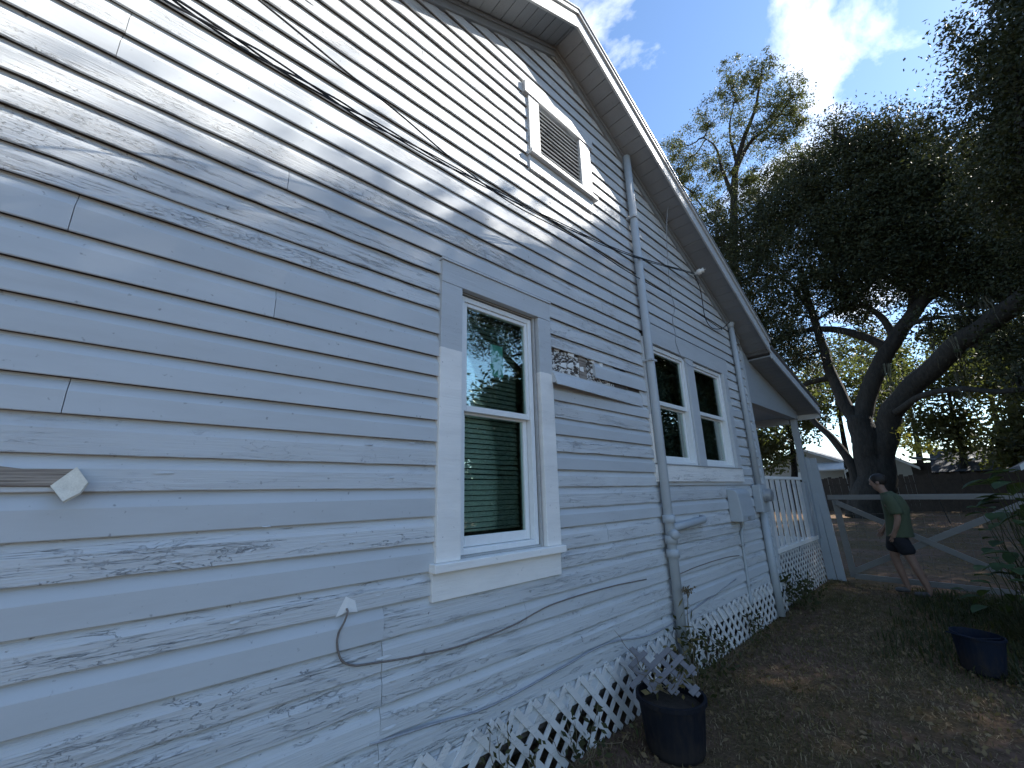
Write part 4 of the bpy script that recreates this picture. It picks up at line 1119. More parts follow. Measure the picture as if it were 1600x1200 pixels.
# ------------------------------------------------------------------ near oak at the right: its crown shades the wall and yard
def near_oak():
    base = Vector((9.2, 15.5, 0))
    limbs = [([base + Vector((0, 0, -0.2)), base + Vector((-0.1, 0, 1.5)), base + Vector((-0.3, -0.2, 4.0))], 0.62, 0.45),
             ([base + Vector((-0.3, -0.2, 3.6)), Vector((7.9, 14.0, 7.0)), Vector((6.5, 12.5, 9.5)), Vector((5.3, 11.0, 11.0))], 0.36, 0.08),
             ([base + Vector((-0.3, -0.2, 3.8)), Vector((8.2, 16.8, 7.5)), Vector((6.8, 18.0, 10.0)), Vector((5.4, 19.3, 12.0))], 0.34, 0.08),
             ([base + Vector((-0.3, -0.2, 3.9)), Vector((9.5, 15.0, 8.0)), Vector((9.0, 14.5, 12.0)), Vector((8.6, 14.5, 14.5))], 0.38, 0.08),
             ([base + Vector((-0.3, -0.2, 3.4)), Vector((10.5, 13.0, 6.5)), Vector((11.5, 10.5, 9.0))], 0.32, 0.08),
             ([Vector((7.9, 14.0, 7.0)), Vector((6.2, 14.8, 8.8)), Vector((4.8, 15.2, 10.3))], 0.20, 0.06)]
    lob = []
    for c, r, n in [((5.6, 14.2, 10.2), (1.8, 2.0, 1.9), 120), ((5.0, 16.5, 11.5), (1.9, 2.2, 2.0), 120), ((6.8, 12.6, 9.6), (1.7, 2.0, 1.6), 95), ((7.2, 15.0, 12.2), (2.0, 2.2, 1.9), 120),
                    ((8.5, 13.5, 12.0), (2.0, 2.0, 1.8), 95), ((6.4, 18.6, 12.2), (2.2, 2.3, 2.2), 130), ((8.6, 17.5, 13.5), (2.2, 2.2, 1.9), 110), ((8.8, 20.5, 12.0), (2.4, 2.4, 2.4), 130),
                    ((6.7, 10.8, 8.9), (1.5, 1.7, 1.3), 60), ((8.5, 10.8, 9.6), (1.8, 1.8, 1.5), 70), ((6.0, 16.2, 8.9), (1.6, 2.0, 1.5), 90), ((7.8, 19.2, 9.3), (2.0, 2.2, 1.8), 110),
                    ((10.5, 14.0, 10.5), (2.2, 2.4, 2.2), 120), ((10.8, 17.5, 11.0), (2.3, 2.4, 2.3), 120), ((11.0, 11.0, 9.0), (2.0, 2.0, 1.8), 90), ((6.2, 21.5, 10.0), (2.0, 2.2, 2.0), 110),
                    ((4.6, 17.2, 9.6), (1.5, 1.8, 1.5), 80), ((9.5, 22.5, 10.5), (2.3, 2.3, 2.2), 110), ((7.5, 16.5, 10.0), (1.9, 2.0, 1.8), 110), ((7.6, 8.8, 7.6), (1.4, 1.5, 1.2), 40),
                    ((4.9, 14.4, 12.3), (1.3, 1.5, 1.2), 50), ((5.7, 18.8, 14.5), (1.5, 1.6, 1.3), 50), ((9.0, 12.0, 7.8), (1.8, 1.8, 1.4), 70)]:
        lob.append((Vector(c), r, int(n * 1.6), 46))
    # crown lobes added along the sun's path to shade chosen parts of the wall
    for (wy, wz, tt, rr, n) in [(-0.6, 0.6, 16, 1.2, 70), (0.2, 0.9, 17, 1.2, 70), (0.4, 2.1, 15, 1.0, 55), (-0.9, 1.8, 16, 1.1, 50), (1.3, 1.0, 15.5, 1.2, 70), (1.6, 2.2, 17, 1.0, 55), (2.4, 1.5, 15, 1.2, 70),
                                (2.9, 2.7, 16.5, 1.1, 65), (3.7, 3.5, 15, 1.1, 65), (3.6, 2.1, 14, 1.1, 65), (4.8, 3.3, 16, 1.2, 75), (4.9, 4.4, 15.5, 1.1, 65), (5.9, 3.0, 15, 1.3, 75), (6.0, 1.6, 16, 1.3, 75),
                                (4.6, 1.2, 17, 1.0, 26), (3.0, 0.6, 17, 1.0, 30), (7.2, 2.4, 16, 1.3, 70), (8.2, 1.2, 15, 1.1, 30), (1.6, -0.4, 16, 1.3, 60)]:
        lob.append((Vector((0, wy, wz)) + SUN_DIR * tt, (rr, rr * 1.2, rr * 0.9), int(n * 1.5), 48))
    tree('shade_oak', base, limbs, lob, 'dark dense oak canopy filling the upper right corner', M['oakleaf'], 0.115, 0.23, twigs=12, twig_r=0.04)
near_oak()

def side_trees():
    # neighbour's trees mirrored in the panes; others added unseen to block sky and sun
    for (x, y, h, r, lab) in [(15.5, 8.5, 5.4, 3.4, 'bushy tree outside the right edge, mirrored in the tall window'), (14.5, 13.5, 7.2, 3.4, 'bushy tree outside the right edge, mirrored in the paired windows'),
                              (7.8, 12.2, 6.4, 2.9, 'unseen leafy tree added before the gate to block sky from the right wall'), (9.5, 17.5, 7.5, 3.0, 'unseen leafy tree added past the gate to block sky from the porch end'),
                              (11.0, 31.0, 12.0, 4.6, 'unseen broad tree added outside the right edge to shade the back of the yard'), (8.0, 39.5, 13.0, 5.0, 'tall tree added outside the right edge behind the far white house for shade'),
                              (15.5, 22.5, 11.0, 4.4, 'unseen broad tree added well outside the right edge to shade the yard'), (14.0, 46.0, 13.0, 5.5, 'far broad tree outside the right edge'),
                              (9.8, 23.5, 9.5, 3.6, 'tall bushy tree just outside the right edge beyond the oak')]:
        base = Vector((x, y, 0)); lob = []
        for k in range(14):
            a = random.uniform(0, 6.28); q = random.uniform(0.2, 0.75) * r
            lob.append((Vector((x + q * math.cos(a), y + q * math.sin(a), h * random.uniform(0.15, 0.95))), (r * 0.5, r * 0.5, r * 0.42), 105, 22))
        tree('side_tree', base, [([base, base + Vector((0.2, 0, h * 0.4)), base + Vector((0, 0.2, h * 0.8))], 0.22, 0.06)], lob, lab, M['oakleaf'], 0.26, 0.42, twigs=3, group='trees along the right of the yard')
side_trees()

def slender_tree():
    Y0 = 33.0; A = lambda x, y, Y=Y0: atY(x, y, Y)
    base = A(1185, 780); base.z = 0
    limbs = [([base, A(1160, 600), A(1149, 440), A(1147, 300), A(1158, 230), A(1180, 170), A(1190, 110)], 0.55, 0.05),
             ([A(1147, 310), A(1130, 270), A(1118, 230), A(1100, 215)], 0.20, 0.04),
             ([A(1148, 270), A(1170, 225), A(1205, 195), A(1240, 150)], 0.20, 0.04),
             ([A(1147, 370), A(1115, 345), A(1080, 300)], 0.18, 0.04),
             ([A(1148, 350), A(1185, 320), A(1215, 270)], 0.18, 0.04),
             ([A(1150, 250), A(1140, 200), A(1150, 150)], 0.14, 0.03)]
    lob = []
    def L(x, y, r, n, per=80):
        c = A(x, y); e = (A(x + r, y) - A(x - r, y)).length / 2; ez = (A(x, y - r) - A(x, y + r)).length / 2
        lob.append((c, (e, e * 1.2, ez), n, per))
    for a in [(1192, 118, 28, 34), (1150, 155, 30, 30), (1235, 148, 26, 28), (1205, 180, 30, 32), (1110, 195, 30, 28), (1080, 245, 30, 30), (1115, 262, 36, 38), (1165, 215, 32, 26),
              (1220, 225, 32, 30), (1085, 300, 32, 34), (1125, 330, 38, 46), (1180, 305, 36, 40), (1215, 280, 34, 34), (1075, 345, 26, 26), (1150, 390, 44, 70), (1100, 385, 34, 46), (1205, 340, 40, 56),
              (1062, 265, 24, 22), (1250, 190, 24, 22), (1050, 230, 20, 16), (1140, 120, 22, 18), (1165, 280, 30, 30), (1245, 270, 34, 34), (1290, 235, 34, 30)]: L(*a)
    tree('slender_tree', base, limbs, lob, 'tall thin-crowned tree rising above the rake against blue sky', M['airyleaf'], 0.17, 0.25, twigs=20, twig_r=0.045)
slender_tree()

def back_trees():
    specs = [  # x, y, Y, radius px, clumps, label
        (1480, 630, 42, 75, 260, 'olive-green sunlit tree behind the oak limbs, above the dark-roofed house', 'farleaf'),
        (1565, 600, 46, 80, 280, 'tall olive tree at the right edge behind the oak', 'farleaf'),
        (1610, 680, 38, 60, 190, 'low olive tree at the right edge above the far white house', 'farleaf'),
        (1225, 640, 40, 75, 280, 'olive tree seen under the porch roof', 'farleaf'),
        (1300, 610, 44, 70, 230, 'olive tree directly behind the oak trunk', 'farleaf'),
        (1405, 590, 50, 60, 190, 'distant olive tree in the gap between oak trunk and lowest limb', 'farleaf'),
        (1180, 700, 36, 55, 170, 'bushy tree behind the porch railing', 'weedleaf'),
        (1700, 560, 40, 100, 260, 'olive tree past the right edge', 'farleaf'),
        (1345, 560, 52, 70, 220, 'hazy olive tree seen through the fork of the oak', 'farleaf'),
        (1520, 540, 54, 70, 220, 'hazy olive tree between the two right-hand oak limbs', 'farleaf'),
    ]
    for (x, y, Y, r, n, lab, lm) in specs:
        A = lambda px, py: atY(px, py, Y)
        base = A(x, y + r); base.z = 0
        lob = []
        for k in range(5):
            dx, dy = random.uniform(-0.7, 0.7) * r, random.uniform(-0.6, 0.75) * r
            c = A(x + dx, y + dy); rr = r * random.uniform(0.5, 0.75)
            e = (A(x + rr, y) - A(x - rr, y)).length / 2; ez = (A(x, y - rr) - A(x, y + rr)).length / 2
            lob.append((c, (e, e, ez), n // 5, 20))
        top = A(x, y - r * 0.3)
        limbs = [([base, base.lerp(top, 0.4) + Vector((0.3, 0, 0)), top], 0.35, 0.08)]
        tree('background_tree', base, limbs, lob, lab, M[lm], 0.34, 0.55, twigs=4, group='trees beyond the back fence')
    # a bright yellow-green spray of leaves under the oak
    c = atY(1440, 695, 25)
    t = thing('yellow_sapling', (c.x, 25, 0), 'small sapling with bright yellow-green leaves below the oak limb', 'sapling')
    mb = MB(); mb.tube(wiggle((c.x + 0.2, 25, 0), (c.x, 25, c.z), 8, 0.06), [0.022 * (1 - 0.8 * i / 8) for i in range(9)], 6)
    mb.build('stem', M['bark'], t)
    K1, C1 = lobe_points(atY(1412, 690, 25), (0.12, 0.3, 0.7), 14, 10, 0.12); K2, C2 = lobe_points(atY(1440, 700, 25), (0.6, 0.4, 0.35), 24, 10, 0.14)
    mesh_obj('leaves', leaves_mesh('leaves', M['yellowleaf'], np.concatenate([C1, C2]), 0.16), t, t.location)
back_trees()

# ------------------------------------------------------------------ far fence and houses
def far_fence():
    Yf = 35.0
    t = thing('wooden_fence', (0, Yf, 0), 'dark weathered board fence across the back of the yard', 'fence')
    for k in range(3):
        pl = MB().box((-0.098, -0.012, 0.03), (0.098, 0.012, 2.10 + 0.05 * k)).mesh('plank', M['fencewood'])
        for i in range(k, 96, 3):
            inst('plank', pl, t, (-9.5 + i * 0.2, Yf + random.uniform(-0.01, 0.01), random.uniform(-0.03, 0.0)), (0, math.radians(random.uniform(-0.6, 0.6)), 0))
    MB().box((-9.6, Yf + 0.014, 0.5), (9.7, Yf + 0.06, 0.6)).build('rail', M['fencewood'], t)
    MB().box((-9.6, Yf + 0.014, 1.6), (9.7, Yf + 0.06, 1.7)).build('rail', M['fencewood'], t)
far_fence()
def far_house(label, Y, xl, xr, eave, peak, wallm, roofm, depth=8, ridge_along_y=True, extras=None):
    t = thing('neighbour_house', ((xl + xr) / 2, Y, 0), label, 'house', 'houses beyond the back fence')
    if ridge_along_y:
        xm = (xl + xr) / 2
        MB().prism([(xl, Y, 0), (xr, Y, 0), (xr, Y, eave), (xm, Y, peak), (xl, Y, eave)], (0, depth, 0)).build('wall', M[wallm], t)
        k = (peak - eave) / (xm - xl)
        for s, xe in ((-1, xl - 0.5), (1, xr + 0.5)):
            ze = eave - 0.5 * k
            MB().prism([(xe, Y - 0.4, ze), (xm, Y - 0.4, peak), (xm, Y - 0.4, peak + 0.16), (xe, Y - 0.4, ze + 0.16)], (0, depth + 0.8, 0)).build('roof', M[roofm], t)
            MB().prism([(xe, Y - 0.44, ze - 0.04), (xm, Y - 0.44, peak - 0.04), (xm, Y - 0.44, peak + 0.17), (xe, Y - 0.44, ze + 0.17)], (0, 0.038, 0)).build('fascia_board', M['awning'], t)
        for i in range(1, int(eave / 0.18)):
            MB().box((xl - 0.01, Y - 0.022, i * 0.18), (xr + 0.01, Y - 0.001, i * 0.18 + 0.15)).build('siding_board', M[wallm], t)
    else:
        MB().box((xl, Y, 0), (xr, Y + depth, eave)).build('wall', M[wallm], t)
        MB().prism([(xl - 0.5, Y - 0.6, eave - 0.2), (xl - 0.5, Y + depth / 2, peak), (xl - 0.5, Y + depth + 0.6, eave - 0.2)], (xr - xl + 1.0, 0, 0)).build('roof', M[roofm], t)
    return t
hA = far_house('cream gabled house seen between porch post and oak trunk', 46, -11.4, -4.6, 3.3, 4.9, 'farwall', 'farroof')
MB().box((-8.7, 45.93, 0.3), (-7.7, 45.97, 2.9)).build('door', M['awning'], hA)
MB().prism([(-6.9, 45.9, 3.55), (-6.9, 45.9, 3.65), (-6.9, 43.6, 2.95), (-6.9, 43.6, 2.85)], (2.2, 0, 0)).build('awning', M['awning'], hA)
for x in (-6.8, -4.8): MB().box((x, 43.65, 0), (x + 0.08, 43.73, 2.86)).build('awning_post', M['awning'], hA)
hB = far_house('cream house with blue-grey lean-to roof right of the oak trunk', 44, -4.2, -0.75, 3.0, 4.2, 'farwall', 'farroof')
MB().prism([(-0.74, 43.6, 3.55), (1.1, 43.6, 3.2), (1.1, 43.6, 3.3), (-0.74, 43.6, 3.65)], (0, 4, 0)).build('lean_to_roof', M['bluemetal'], hB)
MB().box((-0.74, 44.0, 0), (1.0, 47.0, 3.15)).build('lean_to_wall', M['fencewood'], hB)
hC = far_house('long dark-roofed house with two pale skylights behind the fence', 42, 0.9, 5.2, 2.55, 4.1, 'fencewood', 'farroof', 7, False)
for x in (1.9, 3.5): MB().prism([(x, 42.75, 3.05), (x + 0.85, 42.75, 3.05), (x + 0.85, 43.3, 3.29), (x, 43.3, 3.29)], (0, -0.03, 0.07)).build('skylight', M['awning'], hC)
hD = far_house('white house with black roof at the right edge', 25, 3.95, 10.2, 2.35, 4.3, 'farwall', 'farroof', 6, True)

# ------------------------------------------------------------------ gate
def gate():
    G = 9.66
    gp = thing('gate_post', (0.05, 9.75, 0), 'grey double-board gate post leaning at the porch corner', 'post')
    MB().bar((0.035, 9.62, -0.05), (-0.03, 9.72, 2.16), 0.13, 0.045, up=(1, 0, 0)).build('board', M['porchgrey'], gp, bevel=0.004)
    MB().bar((0.175, 9.63, -0.05), (0.085, 9.73, 2.14), 0.12, 0.05, up=(1, 0, 0)).build('board', M['porchgrey'], gp, bevel=0.004)
    t = thing('gate', (1.4, G, 0), 'weathered white wooden gate with crossed braces and wire mesh', 'gate')
    def bd(p, q, w, name, th=0.03, dy=0.0):
        MB().bar((p[0], G + dy, p[1]), (q[0], G + dy, q[1]), w, th, up=(0, 0, 1) if abs(p[0] - q[0]) > 0.2 else (1, 0, 0)).build(name, M['oldboard'], t, bevel=0.003)
    bd((0.21, 1.415), (3.6, 1.40), 0.085, 'top_rail')
    bd((0.31, 1.365), (0.345, 0.06), 0.095, 'stile', dy=0.031)
    bd((3.52, 1.365), (3.52, 0.06), 0.095, 'stile', dy=0.031)
    bd((0.33, 1.325), (2.30, 0.22), 0.085, 'brace', dy=-0.031)
    bd((0.38, 0.17), (2.65, 1.37), 0.085, 'brace', dy=0.0)
    bd((0.36, 0.09), (3.50, 0.05), 0.085, 'bottom_rail')
    mb = MB()
    for i in range(22):
        x = 0.36 + i * 0.15
        P = [(x + 0.02 * math.sin(i * 3 + k), G + 0.052, 0.06 + k * (1.15 - 0.05 * math.sin(i * 0.4) - 0.06) / 6) for k in range(7)]
        mb.tube(P, 0.0032, 4, False)
    for k in range(11):
        z = 0.08 + k * 0.105
        mb.tube([(0.36 + i * 0.3, G + 0.055, z + 0.012 * math.sin(i * 1.7 + k)) for i in range(11)], 0.0032, 4, False)
    mb.build('wire_mesh', M['wire'], t)
gate()

# ------------------------------------------------------------------ pot, tub, lattice offcut
def lathe(mb, c, prof, seg=28, tilt=None):
    n = len(mb.v)
    for r, z in prof:
        for k in range(seg):
            a = 2 * math.pi * k / seg
            v = Vector((r * math.cos(a), r * math.sin(a), z))
            if tilt: v = tilt @ v
            mb.v.append(tuple(Vector(c) + v))
    for i in range(len(prof) - 1):
        for k in range(seg):
            k2 = (k + 1) % seg
            mb.f.append((n + i * seg + k, n + i * seg + k2, n + (i + 1) * seg + k2, n + (i + 1) * seg + k))
    mb.f.append(tuple(n + k for k in reversed(range(seg))))
    mb.f.append(tuple(n + (len(prof) - 1) * seg + k for k in range(seg)))
    return mb
POT = Vector((0.42, 2.90, 0.0))
t = thing('plant_pot', POT, 'black plastic plant pot full of dry stems against the lattice', 'pot')
lathe(MB(), POT, [(0.172, 0.0), (0.180, 0.02), (0.208, 0.27), (0.210, 0.285), (0.224, 0.287), (0.224, 0.312), (0.206, 0.314), (0.196, 0.25)]).build('body', M['blackpot'], t, smooth=False)
lathe(MB(), POT, [(0.195, 0.252), (0.1, 0.262), (0.01, 0.264)]).build('soil', M['soil'], t)
TUB = Vector((1.80, 5.85, 0.0))
t = thing('plastic_tub', TUB, 'dark blue plastic tub sitting in the weeds at right', 'tub')
tl = Matrix.Rotation(math.radians(4), 3, 'Y')
lathe(MB(), TUB, [(0.130, 0.0), (0.138, 0.015), (0.168, 0.285), (0.178, 0.29), (0.178, 0.307), (0.166, 0.308), (0.14, 0.06)], 30, tl).build('body', M['bluetub'], t)
MB().tube([TUB + Vector((0.165 * math.cos(a), -0.172 + 0.02 * math.cos(a), 0.30 + 0.03 * abs(math.cos(a)))) for a in [math.pi * i / 10 for i in range(11)]], 0.006, 6).build('handle', M['bluetub'], t)
lathe(MB(), TUB, [(0.155, 0.22), (0.01, 0.23)], 30, tl).build('soil', M['soil'], t)

def offcut():
    c = Vector((0.34, 2.95, 0.405))
    t = thing('lattice_offcut', c, 'broken grey piece of lattice stuck into the black pot', 'lattice piece')
    u = Vector((0.86, 0.50, 0.02)).normalized(); nrm = Vector((0.30, -0.55, 0.75)).normalized()
    u = (u - nrm * u.dot(nrm)).normalized(); v = nrm.cross(u)
    if v.z < 0: v = -v
    def pt(a, b, w=0): return c + u * a + v * b + nrm * w
    k = 0
    for s in (1, -1):
        for off in (-0.30, -0.17, -0.04, 0.09, 0.22):
            a0, b0 = (-0.26, -0.26 * s + off), (0.26, 0.26 * s + off)
            # clip to the ragged outline
            pts = []
            for i in range(41):
                f = i / 40; a = a0[0] + (b0[0] - a0[0]) * f; b = a0[1] + (b0[1] - a0[1]) * f
                if -0.14 < b < 0.15 + 0.03 * math.sin(a * 30) and -0.22 < a < 0.23: pts.append((a, b))
            if len(pts) < 5: continue
            p, q = pts[0], pts[-1]
            MB().bar(pt(*p, 0.004 * s), pt(*q, 0.004 * s), 0.036, 0.007, up=nrm.cross((pt(*q) - pt(*p)).normalized())).build('lattice_slat', M['greyboard'], t)
offcut()

# ------------------------------------------------------------------ plants
def blades(name, N_, xr, yr, hmin, hmax, mat, dens=None, flat=False, wid=0.004):
    xs = RNG.uniform(*xr, N_); ys = RNG.uniform(*yr, N_)
    if dens is not None:
        keep = np.array([random.random() < dens(x, y) for x, y in zip(xs, ys)]); xs, ys = xs[keep], ys[keep]
    n = len(xs)
    h = RNG.uniform(hmin, hmax, n); a = RNG.uniform(0, 2 * np.pi, n)
    lean = RNG.uniform(0.2, 1.0, n) * h * (4.0 if flat else 0.9)
    dx, dy = np.cos(a), np.sin(a)
    w = wid * RNG.uniform(0.6, 1.4, n)
    z0 = np.array([0.05 * (noise.noise(Vector((x * 0.7, y * 0.7, 0))) - 0.15) if x > 0.2 else 0.0 for x, y in zip(xs, ys)]) - 0.004
    V = np.empty((n, 5, 3))
    V[:, 0] = np.stack([xs - dy * w, ys + dx * w, z0], 1); V[:, 1] = np.stack([xs + dy * w, ys - dx * w, z0], 1)
    mx, my = xs + dx * lean * 0.35, ys + dy * lean * 0.35
    V[:, 2] = np.stack([mx + dy * w * 0.8, my - dx * w * 0.8, z0 + h * (0.9 if flat else 0.65)], 1)
    V[:, 3] = np.stack([mx - dy * w * 0.8, my + dx * w * 0.8, z0 + h * (0.9 if flat else 0.65)], 1)
    V[:, 4] = np.stack([xs + dx * lean, ys + dy * lean, z0 + h * (0.5 if flat else 1.0)], 1)
    me = bpy.data.meshes.new(name)
    me.vertices.add(n * 5); me.loops.add(n * 7); me.polygons.add(n * 2)
    me.vertices.foreach_set('co', V.reshape(-1).astype(np.float32))
    base = np.arange(n)[:, None] * 5
    li = (base + np.array([[0, 1, 2, 3, 3, 2, 4]])).reshape(-1).astype(np.int32)
    me.loops.foreach_set('vertex_index', li)
    ls = (np.arange(n)[:, None] * 7 + np.array([[0, 4]])).reshape(-1).astype(np.int32)
    me.polygons.foreach_set('loop_start', ls)
    me.materials.append(mat); me.update(); me.validate()
    o = bpy.data.objects.new(name, me); COL.objects.link(o); return o
def turf_density(x, y):
    v = noise.noise(Vector((x * 0.55, y * 0.55, 0.0))) * 0.75 + 0.25 * noise.noise(Vector((x * 3, y * 3, 4)))
    near_wall = 0.5 if x < 0.35 else 0
    return max(0.05, min(1.0, 0.38 - 1.4 * v + near_wall + (0.25 if y > 5 else 0.0)))
tag(blades('grass', 60000, (0.03, 3.6), (1.2, 9.6), 0.012, 0.05, M['grassblade'], turf_density, wid=0.0028), 'short patchy grass on the shaded side yard', 'grass', kind='stuff')
tag(blades('dry_straw', 34000, (0.02, 3.6), (1.2, 9.6), 0.008, 0.03, M['straw'], lambda x, y: 0.55, True, 0.0022), 'dry straw and dead stems lying on the bare earth', 'straw', kind='stuff')
tag(blades('weeds', 15000, (1.0, 4.2), (5.6, 9.5), 0.03, 0.15, M['weedleaf'], lambda x, y: max(0.0, min(1.0, (x - 1.0 - 0.25 * noise.noise(Vector((x * 2, y * 2, 0)))) * 0.9 + (0.25 if y > 7.6 else 0) * (x > 1.2))), wid=0.006),
    'taller green weeds along the right of the yard', 'weeds', kind='stuff')
def litter():
    n = 9000; n2 = 5000
    C = np.stack([RNG.uniform(-3.5, 6.5, n), RNG.uniform(1.5, 34, n) ** 1.0, RNG.uniform(0.002, 0.03, n)], 1)
    C = np.concatenate([C, np.stack([RNG.uniform(0.1, 3.5, n2), RNG.uniform(1.5, 9.5, n2), RNG.uniform(0.002, 0.03, n2)], 1)])
    C = C[~((C[:, 0] < 0.08) & (C[:, 1] < 9.7))]
    me = leaves_mesh('leaf_litter', M['litter'], C, 0.040, aspect=0.5)
    o = bpy.data.objects.new('leaf_litter', me); COL.objects.link(o)
    tag(o, 'brown fallen oak leaves scattered over the yard', 'leaf litter', kind='stuff')
litter()

def weed(loc, h, nst, leaf, label, mat='weedleaf', name='weed_plant', spread=0.10, per=14, lsize=0.05, stemr=0.003, stalk='stalk', cat='plant', group=None):
    loc = Vector(loc)
    t = thing(name, loc, label, cat, group)
    mb = MB(); CC = []
    for _ in range(nst):
        tip = loc + Vector((random.gauss(0, spread), random.gauss(0, spread), h * random.uniform(0.6, 1.0)))
        P = wiggle(loc + Vector((random.gauss(0, 0.02), random.gauss(0, 0.02), 0)), tip, 7, 0.10)
        mb.tube(P, [stemr * (1 - 0.5 * i / 7) for i in range(8)], 5, False)
        for _k in range(per):
            p = P[random.randint(2, 7)]; CC.append(np.array(p) + RNG.normal(size=3) * leaf)
    mb.build('stem', M[stalk], t)
    if CC: mesh_obj('leaves', leaves_mesh('leaves', M[mat], np.array(CC), lsize), t, loc)
    return t
weed((0.40, 2.94, 0.31), 0.16, 12, 0.05, 'dry grassy stems growing out of the black pot', spread=0.16, per=6, lsize=0.05, mat='grassblade')
# dried flower stalk rising in front of the siding
def flower_stalk():
    b = Vector((0.26, 3.55, 0.0)); top = atX(1074, 925, 0.20)
    t = thing('dry_flower', b, 'tall dried flower stalk with brown seed head in front of the siding', 'plant')
    P = wiggle(b, top, 10, 0.03)
    mb = MB().tube(P, [0.005 - 0.0003 * i for i in range(11)], 5)
    CC = []
    for k in range(16):
        q = top + Vector((random.gauss(0, 0.035), random.gauss(0, 0.05), random.uniform(0.0, 0.045)))
        mb.tube([top - Vector((0, 0, 0.05)), (top + q) / 2, q], 0.0018, 4, False)
        CC += [np.array(q) + RNG.normal(size=3) * 0.008 for _ in range(9)]
    mb.build('stem', M['stalk'], t)
    mesh_obj('seed_head', leaves_mesh('seed_head', M['stalk'], np.array(CC), 0.014, aspect=0.8), t, b)
    C2 = [np.array(P[random.randint(1, 8)]) + RNG.normal(size=3) * 0.05 for _ in range(40)]
    mesh_obj('leaves', leaves_mesh('leaves', M['grassblade'], np.array(C2), 0.09, aspect=0.15), t, b)
flower_stalk()
weed((0.20, 3.75, 0.0), 0.55, 14, 0.06, 'tangled leafy weeds against the lattice right of the plumbing stack', spread=0.20, per=16, lsize=0.055)
weed((0.16, 4.3, 0.0), 0.34, 9, 0.05, 'low weeds at the foot of the lattice below the paired windows', spread=0.14, per=14, lsize=0.045)
weed((0.14, 5.4, 0.0), 0.30, 8, 0.05, 'small weeds at the lattice below the utility box', spread=0.14, per=14, lsize=0.045)
weed((0.22, 7.1, 0.0), 0.42, 16, 0.06, 'dark spiky shrub at the corner where the porch lattice starts', spread=0.20, per=22, lsize=0.07)
weed((0.12, 2.30, 0.0), 0.36, 8, 0.05, 'weeds between the lattice and the black pot', spread=0.10, per=12, lsize=0.05)
b = atX(782, 1150, 0.055)
weed((0.06, b.y, 0.0), 0.50, 3, 0.028, 'leafy vine sprig climbing over the lattice below the tall window', spread=0.03, per=26, lsize=0.04)
weed((0.07, b.y + 0.22, 0.0), 0.30, 4, 0.03, 'small vine growing through the lattice diamonds', spread=0.05, per=12, lsize=0.04)
P0 = atX(960, 985, 0.12); P1 = atX(1010, 1040, 0.2)
t = thing('bare_twig', P1, 'bare forked twig leaning on the siding above the pot', 'twig')
MB().tube(wiggle((0.24, 3.0, 0.30), P0, 8, 0.12), [0.004 - 0.00035 * i for i in range(9)], 5).build('stem', M['stalk'], t)

def broad_leaf(mb, c, d, up, L, W):
    d = d.normalized(); s = d.cross(up).normalized(); nrm = s.cross(d)
    n = 6; i0 = len(mb.v)
    for i in range(n + 1):
        f = i / n
        w = W * (math.sin(math.pi * min(1, f * 0.93 + 0.07)) ** 0.7)
        p = c + d * (L * f) - nrm * (0.25 * L * f * f)
        mb.v += [tuple(p - s * w + nrm * w * 0.25), tuple(p), tuple(p + s * w + nrm * w * 0.25)]
    for i in range(n):
        a = i0 + i * 3
        mb.f += [(a, a + 1, a + 4, a + 3), (a + 1, a + 2, a + 5, a + 4)]
def broad_plant(loc, h, n, label, L=0.32):
    loc = Vector(loc); t = thing('broad_leaf_plant', loc, label, 'plant', 'broad-leaved plants by the gate')
    st = MB()
    for k in range(n):
        a = random.uniform(0, 2 * math.pi); r = random.uniform(0.1, 0.42)
        tip = loc + Vector((math.cos(a) * r, math.sin(a) * r, h * random.uniform(0.35, 1.0)))
        st.tube(wiggle(loc + Vector((random.gauss(0, 0.04), random.gauss(0, 0.04), 0)), tip, 5, 0.10), [0.008 - 0.001 * i for i in range(6)], 5, False)
        mb = MB(); broad_leaf(mb, tip, Vector((math.cos(a), math.sin(a), random.uniform(-0.5, 0.3))), Vector((0, 0, 1)), L * random.uniform(0.7, 1.2), L * 0.40)
        mb.build('leaf', M['bigleaf'], t, smooth=True)
    st.build('stem', M['weedleaf'], t)
broad_plant((2.55, 7.6, 0), 1.75, 46, 'tall broad-leaved plant at the right edge in front of the gate', 0.22)
broad_plant((2.15, 7.1, 0), 0.80, 36, 'low broad-leaved plant beside the blue tub', 0.15)
broad_plant((2.65, 6.6, 0), 0.90, 36, 'broad-leaved plant half cut off by the right edge above the tub', 0.17)
broad_plant((2.35, 8.4, 0), 1.30, 40, 'broad-leaved plant hiding the lower end of the gate brace', 0.18)
broad_plant((3.3, 7.8, 0), 1.6, 18, 'broad-leaved plant outside the right edge beyond the others', 0.3)

